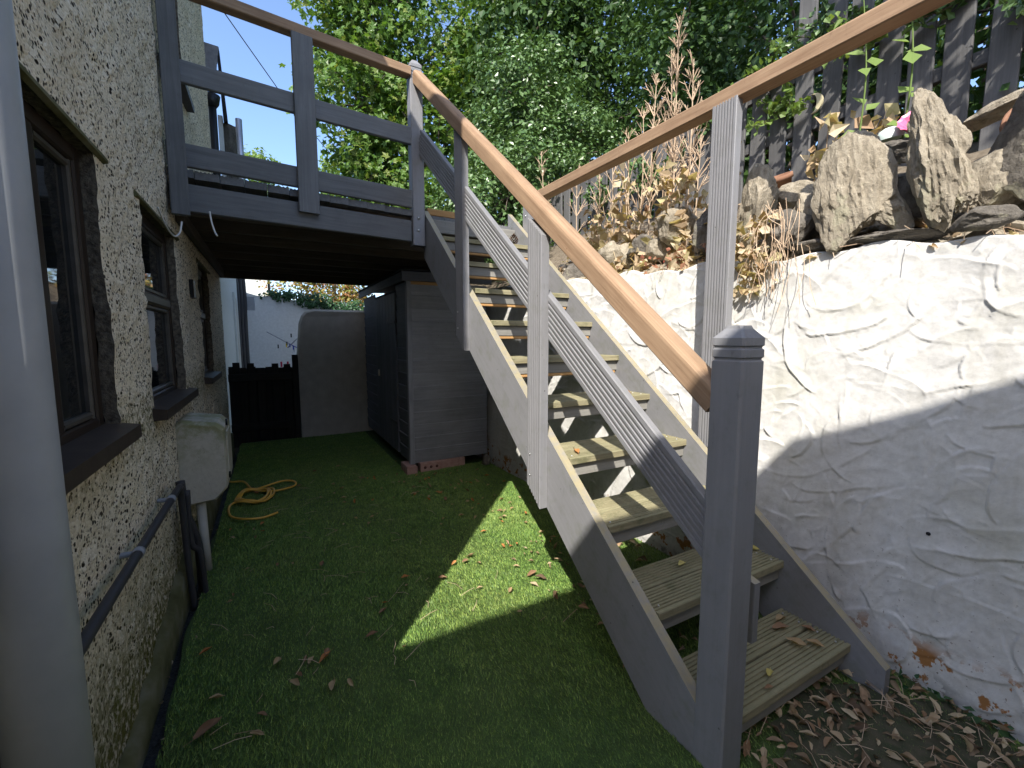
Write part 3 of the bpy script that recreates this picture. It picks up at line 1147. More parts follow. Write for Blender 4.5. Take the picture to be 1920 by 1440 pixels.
# post standing at the far right of the deck
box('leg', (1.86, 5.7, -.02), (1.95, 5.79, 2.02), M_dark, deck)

# ================================================================== SHED
shed = thing('garden_shed', (1.6, 5, 0), 'small grey timber shed on bricks under the deck', 'shed')
SX0, SX1, SY0, SY1 = 1.145, 1.955, 4.10, 6.2
nb_ = 14
zs0, zs1 = .095, 1.82
hbd = (zs1 - zs0) / nb_
for i in range(nb_):
    z = zs0 + i * hbd
    jt = random.uniform(-.002, .002)
    a = Vector((SX0 + .03, SY0 - .004, z + hbd / 2))
    b = Vector((SX1, SY0 - .004, z + hbd / 2 + jt))
    board('cladding_board', a, b, hbd + .012, .014, (0, -1, -.15), M_shed, shed, c=.002)
    # side towards the passage, lapped boards beside the door
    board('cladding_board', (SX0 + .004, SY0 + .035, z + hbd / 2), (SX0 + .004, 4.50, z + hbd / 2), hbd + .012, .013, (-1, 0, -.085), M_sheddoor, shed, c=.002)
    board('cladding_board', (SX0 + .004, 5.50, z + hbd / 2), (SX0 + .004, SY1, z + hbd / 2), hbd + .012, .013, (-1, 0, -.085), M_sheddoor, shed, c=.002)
box('corner_trim', (SX0 - .012, SY0 - .02, .085), (SX0 + .034, SY0 + .036, 1.86), M_shed, shed)
box('back_panel', (SX0 + .02, SY0 + .02, .1), (SX1, SY1, 1.8), M_interior, shed)
for i in range(7):
    ya = 4.515 + i * .14
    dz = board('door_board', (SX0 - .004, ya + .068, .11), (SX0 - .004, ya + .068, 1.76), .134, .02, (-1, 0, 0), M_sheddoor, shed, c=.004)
box('door_bolt', (SX0 - .03, 5.29, .86), (SX0 - .014, 5.33, .93), M_whiteplast, shed)
for zz in (.4, 1.45):
    box('hinge', (SX0 - .02, 4.53, zz), (SX0 - .0145, 4.85, zz + .03), M_black, shed)
board('fascia', (1.09, SY0 - .035, 1.87), (2.0, SY0 - .035, 1.885), .085, .02, (0, -1, 0), M_sheddoor, shed)
board('fascia', (1.10, SY0 - .02, 1.87), (1.10, SY1 + .1, 1.88), .085, .02, (-1, 0, 0), M_sheddoor, shed)
board('bare_strip', (SX0 + .03, SY0 - .016, 1.815), (SX1 - .3, SY0 - .016, 1.818), .03, .012, (0, -1, 0), M_newwood, shed)
put('roof', mesh_py('roof', [(1.075, 4.045, 1.915), (1.985, 4.045, 1.945), (1.985, 6.32, 1.945), (1.075, 6.32, 1.915), (1.075, 4.045, 1.93), (1.985, 4.045, 1.96), (1.985, 6.32, 1.96), (1.075, 6.32, 1.93)],
                    [(3, 2, 1, 0), (4, 5, 6, 7), (0, 1, 5, 4), (1, 2, 6, 5), (2, 3, 7, 6), (3, 0, 4, 7)]), M_felt, shed)
blab = ['reddish brick set end-on under the shed corner', 'perforated pale brick lying on its side under the shed front', 'chipped brick with a white patch under the shed front', 'short broken brick end under the shed']
for k, (xa, xb, ya, yb2, zt) in enumerate(((1.085, 1.185, 4.03, 4.25, .082), (1.225, 1.435, 4.055, 4.16, .09), (1.445, 1.63, 4.08, 4.18, .086), (1.635, 1.70, 4.085, 4.19, .088))):
    bk = box('brick', (xa, ya, -.01), (xb, yb2, zt), M_brick, None, .006)
    tag(bk, blab[k], 'brick', 'bricks under the shed')
    if k == 1:
        for j in range(3):
            c = Vector((xa + .045 + j * .06, ya - .002, .045))
            tube('hole_disc', [c, c + Vector((0, .004, 0))], .014, M_holeshade, bk, 12)  # raised dark disc, painted as the shade inside a hole

# ================================================================== FAR END OF THE PASSAGE
outl = [(.325, -.05), (.305, .3), (.30, .98), (.325, 1.26), (.35, 1.5), (.385, 1.6), (.43, 1.655), (.52, 1.68), (1.2, 1.685), (1.99, 1.69), (1.99, -.05)]
V, F = [], []
n = len(outl)
for yy, k in ((6.36, .985), (6.38, 1.), (6.56, 1.), (6.58, .985)):
    for x, z in outl:
        V.append((1.1 + (x - 1.1) * k, yy + .006 * math.sin(x * 9 + z * 7), z * (k + .015 if z < .1 else k)))
for r_ in range(3):
    for k in range(n):
        F.append((r_ * n + k, r_ * n + (k + 1) % n, (r_ + 1) * n + (k + 1) % n, (r_ + 1) * n + k))
F += [tuple(reversed(range(n))), tuple(range(3 * n, 4 * n))]
pw = put('rendered_wall', mesh_py('pillar', V, F), M_concrete)
tag(pw, 'grey rendered end wall with a rounded corner left of the shed', 'wall')

gate = thing('gate', (-.1, 6.3, 0), 'black timber picket gate at the end of the passage', 'gate')
for i in range(7):
    xa = -.455 + i * .098
    zt = .955 - .012 * (i % 2) - .003 * i
    board('gate_board', (xa + .046, 6.31, -.05), (xa + .046, 6.31, zt), .09, .02, (0, -1, 0), M_gate, gate)
box('backing_sheet', (-.46, 6.325, -.055), (.24, 6.34, .93), M_gate, gate)
for xc, zt in ((-.372, 1.005), (-.22, .995), (.045, .985), (.18, .975)):
    board('upright', (xc, 6.285, .03), (xc, 6.285, zt), .075, .022, (0, -1, 0), M_gate, gate)
for zz in (.2, .82):
    board('cross_rail', (-.46, 6.265, zz), (.235, 6.265, zz), .09, .022, (0, -1, 0), M_gate, gate)
gp = board('gate_post', (.275, 6.3, -.02), (.275, 6.3, 1.09), .07, .07, (0, -1, 0), M_gate, None)
tag(gp, 'black timber post between the gate and the grey rendered wall', 'post')

nh = thing('neighbour_house', (-.6, 8, 0), 'white neighbouring house beyond the gate with slate roof edge', 'house')
put('wall', mesh_py('nwall', [(-.5, 6.1, -.06), (-.5, 10.15, -.06), (-.5, 10.15, 2.75), (-.5, 6.1, 2.75), (-6, 6.1, -.06), (-6, 6.1, 2.75)], [(0, 1, 2, 3), (4, 0, 3, 5)]), M_whitehouse, nh)
box('door', (-.505, 8.75, .0), (-.485, 9.55, 2.0), M_whiteplast, nh)
box('door_frame', (-.50, 8.66, .0), (-.47, 8.74, 2.06), M_whitehouse, nh)
put('upper_wall', mesh_py('nupper', [(-.56, 6.2, 2.75), (-.56, 7.4, 2.75), (-.56, 7.4, 4.05), (-.56, 6.2, 4.05), (-4, 6.2, 2.75), (-4, 6.2, 4.05)], [(0, 1, 2, 3), (4, 0, 3, 5)]), M_concrete, nh)
put('added_shade_block', mesh_py('nblock', [(-.9, 7.4, -.06), (-.9, 10.2, -.06), (-.9, 10.2, 5.3), (-.9, 7.4, 5.3), (-6, 7.4, -.06), (-6, 7.4, 5.3), (-6, 10.2, -.06), (-6, 10.2, 5.3)], [(0, 1, 2, 3), (4, 0, 3, 5), (1, 6, 7, 2), (3, 2, 7, 5)]), M_whitehouse, nh)  # tall set-back block, mostly hidden, added to shade the far garden wall
box('pilaster', (-.56, 6.22, 2.75), (-.455, 6.3, 3.98), M_whitehouse, nh)
dpn = tube('downpipe', [(-.435, 6.24, 2.2), (-.435, 6.24, 3.93)], .04, M_black, nh, 12)
tube('hopper', [(-.435, 6.24, 3.9), (-.435, 6.24, 3.94), (-.435, 6.24, 4.03)], [.042, .07, .085], M_black, dpn, 12)
box('pilaster', (-.40, 6.4, 2.75), (-.352, 6.5, 3.9), M_whitehouse, nh)
# slated upstand
for k in range(4):
    za = 4.24 + k * .085
    x1 = -.385 + .012 * k
    put('slate', mesh_py('slate', [(-.56, 6.25, za), (x1, 6.27, za - .004), (x1 + .008, 6.26, za + .088), (-.56, 6.24, za + .092), (-.56, 6.27, za), (x1, 6.29, za - .004), (x1 + .008, 6.29, za + .088), (-.56, 6.28, za + .092)],
                              [(0, 1, 2, 3), (7, 6, 5, 4), (1, 5, 6, 2), (3, 2, 6, 7)]), M_slate, nh)
put('verge', mesh_py('verge', [(-.365, 6.3, 4.6), (-.34, 6.3, 4.6), (-.30, 6.34, 3.83), (-.34, 6.34, 3.8), (-.365, 6.42, 4.6), (-.34, 6.42, 4.6), (-.30, 6.46, 3.83), (-.34, 6.46, 3.8)],
                    [(0, 1, 2, 3), (7, 6, 5, 4), (1, 5, 6, 2), (0, 3, 7, 4), (0, 4, 5, 1)]), M_felt, nh)
# grey downpipes at its far corner
pc = thing('downpipe_cluster', (-.4, 10.2, 0), 'cluster of dark downpipes at the white house corner beyond the gate', 'pipe')
for (x, y, r_) in ((-.52, 10.05, .05), (-.455, 10.12, .035), (-.405, 10.2, .045)):
    tube('pipe', smooth_path([(x, y, -.05), (x, y, 1.5), (x + .01, y, 2.2), (x - .03, y, 3.)], 4), r_, M_blackpipe, pc, 12)
wbx = box('wall_grille', (-.36, 10.2, 1.86), (-.22, 10.35, 2.12), M_greygrille, None, .01)
tag(wbx, 'grey slatted flue grille beside the dark downpipes beyond the gate', 'grille')
fl = tube('flue_pipe', [(-.185, 6.2, 2.25), (-.185, 6.2, 3.815)], .034, M_metal, None, 16)
tag(fl, 'shiny metal flue pipe rising beside the neighbouring chimney', 'flue')
# rough chimney stub
V, F = [], []
for r_, z in enumerate(np.linspace(2.25, 3.82, 12)):
    for k in range(8):
        an = 2 * math.pi * k / 8
        rr = (.062 + .02 * random.random()) * (1.15 if z > 3.6 else 1)
        V.append((-.295 + rr * math.cos(an), 6.5 + rr * math.sin(an), z + .02 * random.random()))
    if r_:
        for k in range(8):
            F.append(((r_ - 1) * 8 + k, (r_ - 1) * 8 + (k + 1) % 8, r_ * 8 + (k + 1) % 8, r_ * 8 + k))
F.append(tuple(11 * 8 + k for k in range(8)))
tag(put('chimney_stub', mesh_py('chimney', V, F), M_stone_dark), 'crumbling dark stone chimney stub between downpipe and metal flue', 'chimney')

# far garden wall with ivy
def far_white():
    m = Mat('peeling_white_wall', .9)
    w = m.coord('World')
    z = m.sep(w)[2]
    n1 = m.noise(w, 3., 6, .65)
    c = m.ramp(m.noise(w, 20., 5), [(.3, (.55, .56, .56)), (.7, (.66, .67, .67))])
    f = m.math('MULTIPLY', m.ramp(n1, [(.46, 0), (.52, 1)]), m.ramp(z, [(1.7, 0), (1.95, 1)]))
    c = m.mix(f, c, (.3, .28, .23))
    m.color(c)
    m.bump(n1, .4, .02)
    return m.m


V, F = [], []
for i, x in enumerate(np.arange(-.9, 5.1, .1)):
    zt = 2.24 - .10 * (x + .3) + .02 * math.sin(x * 11)
    V += [(x, 11.0, -.06), (x, 11.0, zt), (x, 11.22, zt + .01), (x, 11.22, -.06)]
    if i:
        a = (i - 1) * 4
        F += [(a, a + 4, a + 5, a + 1), (a + 1, a + 5, a + 6, a + 2), (a + 2, a + 6, a + 7, a + 3)]
tag(put('far_garden_wall', mesh_py('farwall', V, F), far_white()), 'peeling white garden wall beyond the gate with ivy on top', 'wall')
fg = thing('distant_gable', (-.2, 14, 0), 'bright white sunlit house gable beyond the ivy wall', 'house')
put('wall', mesh_py('dg', [(-1.5, 14, 0), (.03, 14, 0), (.03, 14, 3.25), (-1.5, 14, 3.4), (.03, 17, 0), (.03, 17, 3.25)], [(0, 1, 2, 3), (1, 4, 5, 2)]), M_whitehouse, fg)
put('roof', mesh_py('dgr', [(-1.6, 13.9, 3.42), (.1, 13.9, 3.27), (.1, 17, 3.27), (-1.6, 17, 3.42), (-1.6, 13.9, 3.5), (.1, 13.9, 3.35), (.1, 17, 3.35), (-1.6, 17, 3.5)],
                    [(3, 2, 1, 0), (4, 5, 6, 7), (0, 1, 5, 4), (1, 2, 6, 5)]), M_slate, fg)

air = thing('clothes_airer', (.3, 10.5, 0), 'rotary clothes airer arms with coloured pegs against the white wall', 'clothes airer')
tube('pole', [(.45, 10.5, -.05), (.45, 10.5, 1.12)], .018, M_metal, air, 8)
tube('arm', [(-.04, 10.5, 1.437), (.40, 10.5, 1.165)], .011, M_greygrille, air, 8)
tube('arm', [(.33, 10.48, 1.10), (.85, 10.48, 1.62)], .011, M_greygrille, air, 8)
tube('arm', [(.40, 10.5, 1.165), (.60, 10.5, 1.05)], .009, M_blue, air, 8)
for (x, z, mt) in ((.155, 1.13, M_black), (.31, 1.15, M_yellow), (.32, 1.19, M_black), (.375, 1.15, M_blue), (.44, 1.1, M_blue), (.41, 1.36, M_black)):
    box('peg', (x - .012, 10.47, z - .04), (x + .012, 10.485, z + .04), mt, air, .002)
for k, x in enumerate((.13, .21)):
    tag(box('flower_pot', (x - .012, 6.9, .9), (x + .012, 6.94, .975), M_red, None, .01), ['pink-red pot tip showing left above the black gate', 'pink-red pot tip showing right above the black gate'][k], 'pot')

wire = tube('overhead_wire', smooth_path([(-2.6, 9, 9.6), (.2, 13, 7.9), (1.1, 14.3, 7.45), (3.5, 18, 6.8)], 6), .012, M_black, None, 5)
tag(wire, 'thin black overhead wire crossing the blue sky', 'wire')

# ================================================================== FENCE
fence = thing('picket_fence', (3.0, 2.5, 2.3), 'dark grey vertical picket fence on the bank behind the stones', 'fence')
y = .15
k = 0
while y < 6.2:
    w = .105
    zb = bank_z(3.0, y) - .06
    zt = (3.55 if y < 1.62 else 3.08) + random.uniform(-.03, .03)
    lean = random.uniform(-.02, .02)
    board('picket', (3.0 + random.uniform(-.006, .006), y + w / 2, zb), (3.0, y + w / 2 + lean, zt), w, .02, (-1, 0, 0), M_fence, fence, c=.004)
    y += .105 + random.uniform(.03, .05)
    k += 1
for zz in (2.62, 2.95):
    board('rail', (3.03, .1, zz), (3.03, 6.2, zz), .07, .035, (-1, 0, 0), M_fence, fence)

# crescent moon ornament hung on the fence
V, F = [], []
n = 18
for x in (2.945, 2.957):
    for i in range(n + 1):
        a = R(-100 + 200 * i / n)
        V.append((x, 1.575 - .052 * math.cos(a), 2.71 + .056 * math.sin(a)))
    for i in range(n + 1):
        a = R(-100 + 200 * i / n)
        V.append((x, 1.578 - .028 * math.cos(a) + .006, 2.71 + .0545 * math.sin(a)))
m1 = n + 1
for i in range(n):
    F.append((i, i + 1, m1 + i + 1, m1 + i))
    F.append((2 * m1 + i, 3 * m1 + i, 3 * m1 + i + 1, 2 * m1 + i + 1))
    F.append((i, 2 * m1 + i, 2 * m1 + i + 1, i + 1))
    F.append((m1 + i, m1 + i + 1, 3 * m1 + i + 1, 3 * m1 + i))
tag(put('moon_ornament', mesh_py('moon', V, F), M_brass), 'pale crescent moon ornament hanging on the grey fence', 'ornament')

# ================================================================== STONES
def rock(name, c, rad, mat, label, seed, rot=(0, 0, 0), rough=.22, cuts=7, strata=0., sub=4):
    import bmesh
    bm = bmesh.new()
    bmesh.ops.create_icosphere(bm, subdivisions=sub, radius=1)
    V = np.array([v.co[:] for v in bm.verts])
    F = np.array([[v.index for v in f.verts] for f in bm.faces])
    bm.free()
    rg = np.random.default_rng(seed)
    V = V * (1 + rough * fbm(V + seed * 3.7, 1.3, 3))[:, None]
    for k in range(cuts):
        nrm = rg.normal(size=3)
        nrm /= np.linalg.norm(nrm)
        d = rg.uniform(.55, .85)
        over = np.maximum(V @ nrm - d, 0)
        V = V - over[:, None] * nrm * .92
    V = V * np.array(rad)
    nrm = V / (np.linalg.norm(V, axis=1)[:, None] + 1e-6)
    s = 1 / max(rad)
    dd = .035 * max(rad) * fbm(V + seed, 5 * s, 4)
    if strata:
        Q = V * np.array([1, 1, .13])
        dd = dd + strata * max(rad) * np.abs(fbm(Q + seed * 2, 19 * s, 3))
    V = V + nrm * dd[:, None]
    from mathutils import Euler
    Mx = Matrix.Translation(Vector(c)) @ Euler([R(a) for a in rot]).to_matrix().to_4x4()
    o = put(name, mesh_np(name, V, F, False), mat, None, Mx)
    tag(o, label, 'stone', 'rockery stones along the wall top')
    return o


rock('stone', (2.165, .982, 1.915), (.07, .138, .275), M_stone, 'tall pale slab stone standing upright on the wall top', 1, (-9, 6, 0), .18, 8, .05, 5)
rock('stone', (2.15, .705, 1.955), (.06, .08, .265), M_stone, 'tall jagged schist spire on the wall top', 2, (-8, -4, 0), .2, 5, .085, 5)
rock('stone', (2.185, .655, 1.86), (.032, .036, .14), M_stone, 'narrow shard leaning beside the jagged spire', 3, (-16, 0, 0), .2, 4, .1)
rock('stone', (2.36, .44, 1.94), (.22, .19, .25), M_stone_dark, 'large dark boulder at the right end of the wall top', 4, (20, 10, 0), .15, 5, 0, 5)
rock('stone', (2.23, 1.435, 1.965), (.1, .095, .19), M_stone, 'pale crumbling stone right of the grooved post', 5, (5, 0, 20), .3, 6, .05)
rock('stone', (2.185, 1.25, 1.815), (.095, .13, .11), M_stone_dark, 'rounded dark stone left of the tall pale slab', 6, (0, 0, 10), .2, 9)
rock('stone', (2.19, .845, 1.80), (.05, .055, .11), M_stone, 'small pointed stone between the pale slab and the spire', 7, (-25, 0, 0), .2, 6, .08)
rock('stone', (2.42, .90, 2.09), (.08, .13, .06), M_stone_dark, 'grey wedge stone under the pink dish', 8, (8, 0, 0), .15, 9)
rock('stone', (2.55, .66, 2.19), (.06, .14, .035), M_stone, 'flat slab stone propped behind the spire', 9, (-14, 0, 0), .15, 6)
rock('stone', (2.26, 1.96, 1.99), (.12, .125, .13), M_stone, 'rounded pale stone among dry leaves left of the post', 10, (0, 10, 30), .2, 8)
rock('stone', (2.23, 1.70, 1.93), (.1, .1, .14), M_stone_dark, 'grey stone just left of the grooved post', 11, (10, 0, 0), .2, 8)
rock('stone', (2.22, 2.52, 1.86), (.13, .17, .12), M_stone, 'broad low stone covered in dry stalks above the stairs', 12, (0, 0, 0), .25, 7)
rock('stone', (2.2, .86, 1.70), (.07, .2, .022), M_stone_dark, 'thin flat schist slab lying on the wall edge', 13, (3, 6, 4), .2, 5, .05)
rock('stone', (2.19, 1.12, 1.715), (.06, .1, .03), M_stone_dark, 'thin broken slab below the tall pale slab', 14, (-4, 0, 8), .2, 5, .05)
rock('stone', (2.40, 1.32, 2.02), (.07, .17, .07), M_stone, 'long pinkish stone lying behind the dark stone', 15, (10, 0, 5), .2, 7)
rock('stone', (2.21, 2.95, 1.83), (.12, .13, .1), M_stone_dark, 'dark stone at the top of the right stringer', 16, (0, 0, 40), .2, 7)
rock('stone', (2.24, 2.24, 1.9), (.1, .11, .1), M_stone_dark, 'dark stone half buried under dried leaves', 17, (0, 20, 0), .2, 8)
rock('stone', (2.15, 1.0, 1.73), (.035, .045, .035), M_stone, 'fist-sized stone at the foot of the pale slab', 18, (0, 0, 0), .2, 6)
rock('stone', (2.16, .58, 1.71), (.06, .1, .04), M_stone_dark, 'low stone in front of the dark boulder', 19, (0, 0, 0), .2, 6)

rock('stone', (2.28, .85, 1.87), (.09, .13, .1), M_stone_dark, 'dark stone wedged behind the small pointed stone', 41, (10, 0, 0), .2, 8)
rock('stone', (2.3, 1.19, 1.92), (.08, .11, .13), M_stone, 'grey-brown stone packed behind the rounded dark stone', 42, (0, 10, 0), .2, 8, .04)
rock('stone', (2.3, .58, 1.85), (.09, .1, .11), M_stone, 'brown stone packed between the spire and the dark boulder', 43, (0, 0, 30), .2, 8, .04)
rock('stone', (2.24, 1.57, 1.85), (.09, .09, .1), M_stone, 'brown stone packed behind the grooved post', 44, (0, 0, 0), .2, 8)
rock('stone', (2.25, 2.1, 1.87), (.09, .1, .1), M_stone, 'tan stone under the large withered plant', 45, (20, 0, 0), .2, 8)
rock('stone', (2.26, 2.38, 1.88), (.1, .1, .09), M_stone, 'tan stone beside the broad low stone', 46, (0, 30, 0), .2, 8)

# small rubble bedding the stones into the soil
import bmesh as _bm
_b = _bm.new()
_bm.ops.create_icosphere(_b, subdivisions=2, radius=1)
_iv = np.array([v.co[:] for v in _b.verts]); _if = np.array([[v.index for v in f.verts] for f in _b.faces]); _b.free()
Vs, Fs, off = [], [], 0
for q in range(330):
    yy = random.uniform(.25, 3.3)
    xx = float(wall_x(yy)) + .12 + abs(random.gauss(0, .16))
    r_ = random.uniform(.012, .05)
    v = _iv * (1 + .3 * fbm(_iv + q * 1.7, 1.4, 2))[:, None] * np.array([r_, r_ * random.uniform(.8, 1.8), r_ * random.uniform(.35, .9)])
    Mx = np.array(Matrix.Rotation(random.uniform(0, 6.28), 3, 'Z') @ Matrix.Rotation(random.gauss(0, .5), 3, 'X'))
    Vs.append(v @ Mx.T + np.array([xx, yy, bank_z(xx, yy) + r_ * .25]))
    Fs.append(_if + off); off += len(_iv)
tag(put('rubble', mesh_np('rubble', np.concatenate(Vs), np.concatenate(Fs)), M_stone), 'small broken stones and grit bedding the rockery', 'rubble', kind='stuff')

# pots and trinkets among the stones
def lathe(name, prof, mat, M, seg=24, parent=None, ribs=0.):
    V, F = [], []
    for r_, z in prof:
        for k in range(seg):
            a = 2 * math.pi * k / seg
            rr = r_ * (1 + (ribs if k % 2 else 0))
            V.append((rr * math.cos(a), rr * math.sin(a), z))
    for i in range(len(prof) - 1):
        for k in range(seg):
            F.append((i * seg + k, i * seg + (k + 1) % seg, (i + 1) * seg + (k + 1) % seg, (i + 1) * seg + k))
    return put(name, mesh_py(name, V, F, not ribs), mat, parent, M)


from mathutils import Euler
tilt = lambda c, e: Matrix.Translation(Vector(c)) @ Euler([R(a) for a in e]).to_matrix().to_4x4()
pk = lathe('pink_dish', [(.001, 0), (.03, 0), (.06, .05), (.066, .055), (.056, .05), (.026, .006), (.001, .006)], M_pink, tilt((2.43, .87, 2.17), (12, -52, 0)), 28, None, .08)
tag(pk, 'pink ribbed plastic dish tilted among the stones', 'dish')
dm = lathe('mint_dome', [(.048, 0), (.047, .02), (.038, .037), (.02, .047), (.001, .05)], M_mint, tilt((2.42, .965, 2.165), (0, -10, 0)), 20)
tag(dm, 'pale mint dome shape beside the pink dish', 'ornament')
pt = lathe('plant_pot', [(.001, 0), (.045, 0), (.07, .12), (.078, .12), (.078, .145), (.066, .145), (.042, .01), (.001, .01)], M_terra, tilt((2.53, .60, 2.03), (0, -72, 25)), 24)
tag(pt, 'terracotta pot lying on its side behind the jagged spire', 'plant pot')
pt2 = lathe('plant_pot', [(.001, 0), (.05, 0), (.072, .1), (.08, .1), (.08, .125), (.068, .125), (.046, .01), (.001, .01)], M_terra, tilt((2.47, 1.46, 2.045), (0, -25, 0)), 24)
tag(pt2, 'terracotta pot rim half sunk near the fence foot', 'plant pot')

# ================================================================== FOLIAGE
def unit(n):
    v = rng.normal(size=(n, 3))
    return v / np.linalg.norm(v, axis=1)[:, None]


RH = (np.array([[0, 0, 0], [.5, .34, .1], [0, 1, .02], [-.5, .34, .1], [0, .34, 0]], float) * np.array([.7, 1, 1]), np.array([[0, 1, 4], [1, 2, 4], [2, 3, 4], [3, 0, 4]]))
R2 = (np.array([[0, 0, 0], [.36, .45, .1], [0, 1, 0], [-.36, .45, .1]], float), np.array([[0, 1, 2], [0, 2, 3]]))
_lob = [(0, .42, .0)]
for i_, (an_, rr_) in enumerate(zip(np.linspace(-130, 130, 9), (.42, .26, .55, .3, .62, .3, .55, .26, .42))):
    _lob.append((rr_ * math.sin(R(an_)), .42 + rr_ * math.cos(R(an_)), .06 * (i_ % 2)))
_lob.append((0, .2, 0))
LB = (np.array(_lob), np.array([[0, i, i + 1] for i in range(1, 10)] + [[0, 10, 1]]))


def leaf_mesh(C, N, size, tpl, jitter=.35):
    """C centres, N normals; returns V,F of leaf shapes with random spin"""
    n = len(C)
    N = N / (np.linalg.norm(N, axis=1)[:, None] + 1e-9)
    t = np.cross(N, unit(n))
    t /= np.linalg.norm(t, axis=1)[:, None] + 1e-9
    b = np.cross(N, t)
    sz = size * (1 + jitter * rng.uniform(-1, 1, n))
    T, FF = tpl
    P = C[:, None, :] + sz[:, None, None] * (T[None, :, 0:1] * t[:, None, :] + (T[None, :, 1:2] - .4) * b[:, None, :] + T[None, :, 2:3] * N[:, None, :])
    k = len(T)
    F = FF[None] + (np.arange(n) * k)[:, None, None]
    return P.reshape(-1, 3), F.reshape(-1, 3)


def crown_points(lumps, n, clump=.14, per=14, shell=(.55, 1.05), flat=.0):
    """leaf centres and normals in clumps spread through lumpy ellipsoids"""
    vol = np.array([(l[3] * l[4] + l[4] * l[5] + l[3] * l[5]) for l in lumps])
    vol = vol / vol.sum()
    Cs, Ns = [], []
    for l, f in zip(lumps, vol):
        m = max(3, int(n * f / per))
        rad = np.array(l[3:6])
        d = unit(m)
        rr = rng.uniform(shell[0] ** 3, shell[1] ** 3, m) ** (1 / 3)
        rr *= 1 + .22 * fbm(d * 1.0 + l[0] * 3, 2.4, 3)
        # two thirds of the sprays gather into boughs that stand out of the crown with shade between them
        K = int(9 + 9 * rad.mean())
        sd = unit(K)
        rs = rng.uniform(.26, .42, K) * rad.mean() ** .8
        sc = np.array(l[:3]) + sd * rad * rng.uniform(.62, .9, K)[:, None]
        j = rng.integers(0, K, m)
        dd_ = unit(m) + sd[j] * .7 + np.array([0, 0, .35])
        dd_ /= np.linalg.norm(dd_, axis=1)[:, None]
        c2 = sc[j] + dd_ * (rs[j] * rng.uniform(.75, 1.05, m))[:, None]
        c1 = np.array(l[:3]) + d * (rr * .86)[:, None] * rad
        pick = (rng.random(m) < (.66 if rad.mean() > .3 else 0.))[:, None]
        c = np.where(pick, c2, c1)
        d = np.where(pick, dd_, d)
        k = rng.integers(int(per * .5), int(per * 1.6), m)
        cc = np.repeat(c, k, 0)
        dd = np.repeat(d, k, 0)
        off = np.clip(rng.normal(size=cc.shape), -1.7, 1.7) * clump * np.array([1, 1, .7])
        Cs.append(cc + off)
        Ns.append(dd * .55 + np.array([0, 0, .45]) + unit(len(cc)) * .75 + off / clump * .25)
    return np.concatenate(Cs), np.concatenate(Ns)


def tree(name, loc, label, cat, lumps, n, size, tpl, mat, trunk_r, clump=.14, per=14, shell=(.55, 1.05), group=None, limbs=True):
    t = thing(name, loc, label, cat, group)
    base = Vector(loc)
    topc = Vector((sum(l[0] for l in lumps) / len(lumps), sum(l[1] for l in lumps) / len(lumps), sum(l[2] for l in lumps) / len(lumps)))
    p = smooth_path([base - Vector((0, 0, .1)), base.lerp(topc, .35) + Vector((.08, .05, .2)), topc], 5)
    tube('trunk', p, [trunk_r * (1 - .65 * i / (len(p) - 1)) for i in range(len(p))], M_bark, t, 10)
    if limbs:
        V, F = [], []
        for l in lumps:
            c = Vector(l[:3])
            s = base.lerp(topc, random.uniform(.4, .8))
            pp = smooth_path([s, s.lerp(c, .5) + Vector((0, 0, .1)), c], 4)
            tube_geo(pp, [trunk_r * .4 * (1 - .7 * i / (len(pp) - 1)) for i in range(len(pp))], 6, V, F)
            for q in range(9):
                d = Vector(unit(1)[0])
                e = c + Vector((d.x * l[3], d.y * l[4], d.z * l[5])) * .85
                pp = smooth_path([c, c.lerp(e, .5) + Vector((0, 0, .06)), e], 3)
                tube_geo(pp, [trunk_r * .14 * (1 - .7 * i / (len(pp) - 1)) for i in range(len(pp))], 5, V, F)
        put('limbs', mesh_py('limbs', V, F, True), M_bark, t)
    C, N = crown_points(lumps, n, clump, per, shell)
    V, F = leaf_mesh(C, N, size, tpl)
    put('crown', mesh_np('crown', V, F), mat, t)
    return t


tree('sycamore_tree', (3.3, 9.6, bank_z(3.3, 9.6)), 'tall leafy sycamore behind the deck railing against the sky', 'tree',
     [(3.0, 9.4, 6.9, 1.9, 1.5, 2.2), (1.75, 9.0, 5.6, .85, 1.0, 1.5), (1.75, 8.8, 4.2, .75, .9, .9), (3.0, 8.4, 4.6, 1.2, 1.0, 1.5), (4.6, 8.6, 6.0, 1.4, 1.2, 2.2), (2.0, 9.2, 7.6, 1.1, 1.2, 1.4), (2.4, 8.2, 3.4, .9, .8, .8)],
     27000, .122, LB, M_syc, .16, .19, 14, (.35, 1.05))
tree('holly_tree', (3.0, 5.4, bank_z(3.0, 5.4)), 'dense glossy small-leaved holly rising behind the stair top', 'tree',
     [(2.85, 5.2, 3.3, .75, .8, 1.0), (3.55, 5.3, 3.6, .8, .8, 1.1), (3.0, 5.15, 4.3, .5, .5, .75), (2.5, 4.6, 2.9, .45, .5, .6), (3.25, 4.6, 2.9, .6, .5, .7), (4.2, 5.2, 3.5, .7, .8, 1.0), (2.05, 5.0, 2.75, .35, .5, .45), (2.45, 5.7, 2.35, .45, .8, .4), (2.35, 4.3, 2.3, .3, .5, .3)],
     46000, .05, R2, M_holly, .09, .09, 18, (.5, 1.08))
tree('evergreen_tree', (5.6, 8.0, bank_z(5.6, 8)), 'dark evergreen filling the top behind the holly', 'tree',
     [(5.4, 7.4, 5.6, 1.9, 1.3, 3.0), (4.4, 7.2, 6.6, 1.2, 1.0, 2.0), (7.2, 6.4, 5.8, 1.8, 1.4, 3.0)],
     30000, .11, R2, M_ivy, .2, .2, 16, (.5, 1.05))
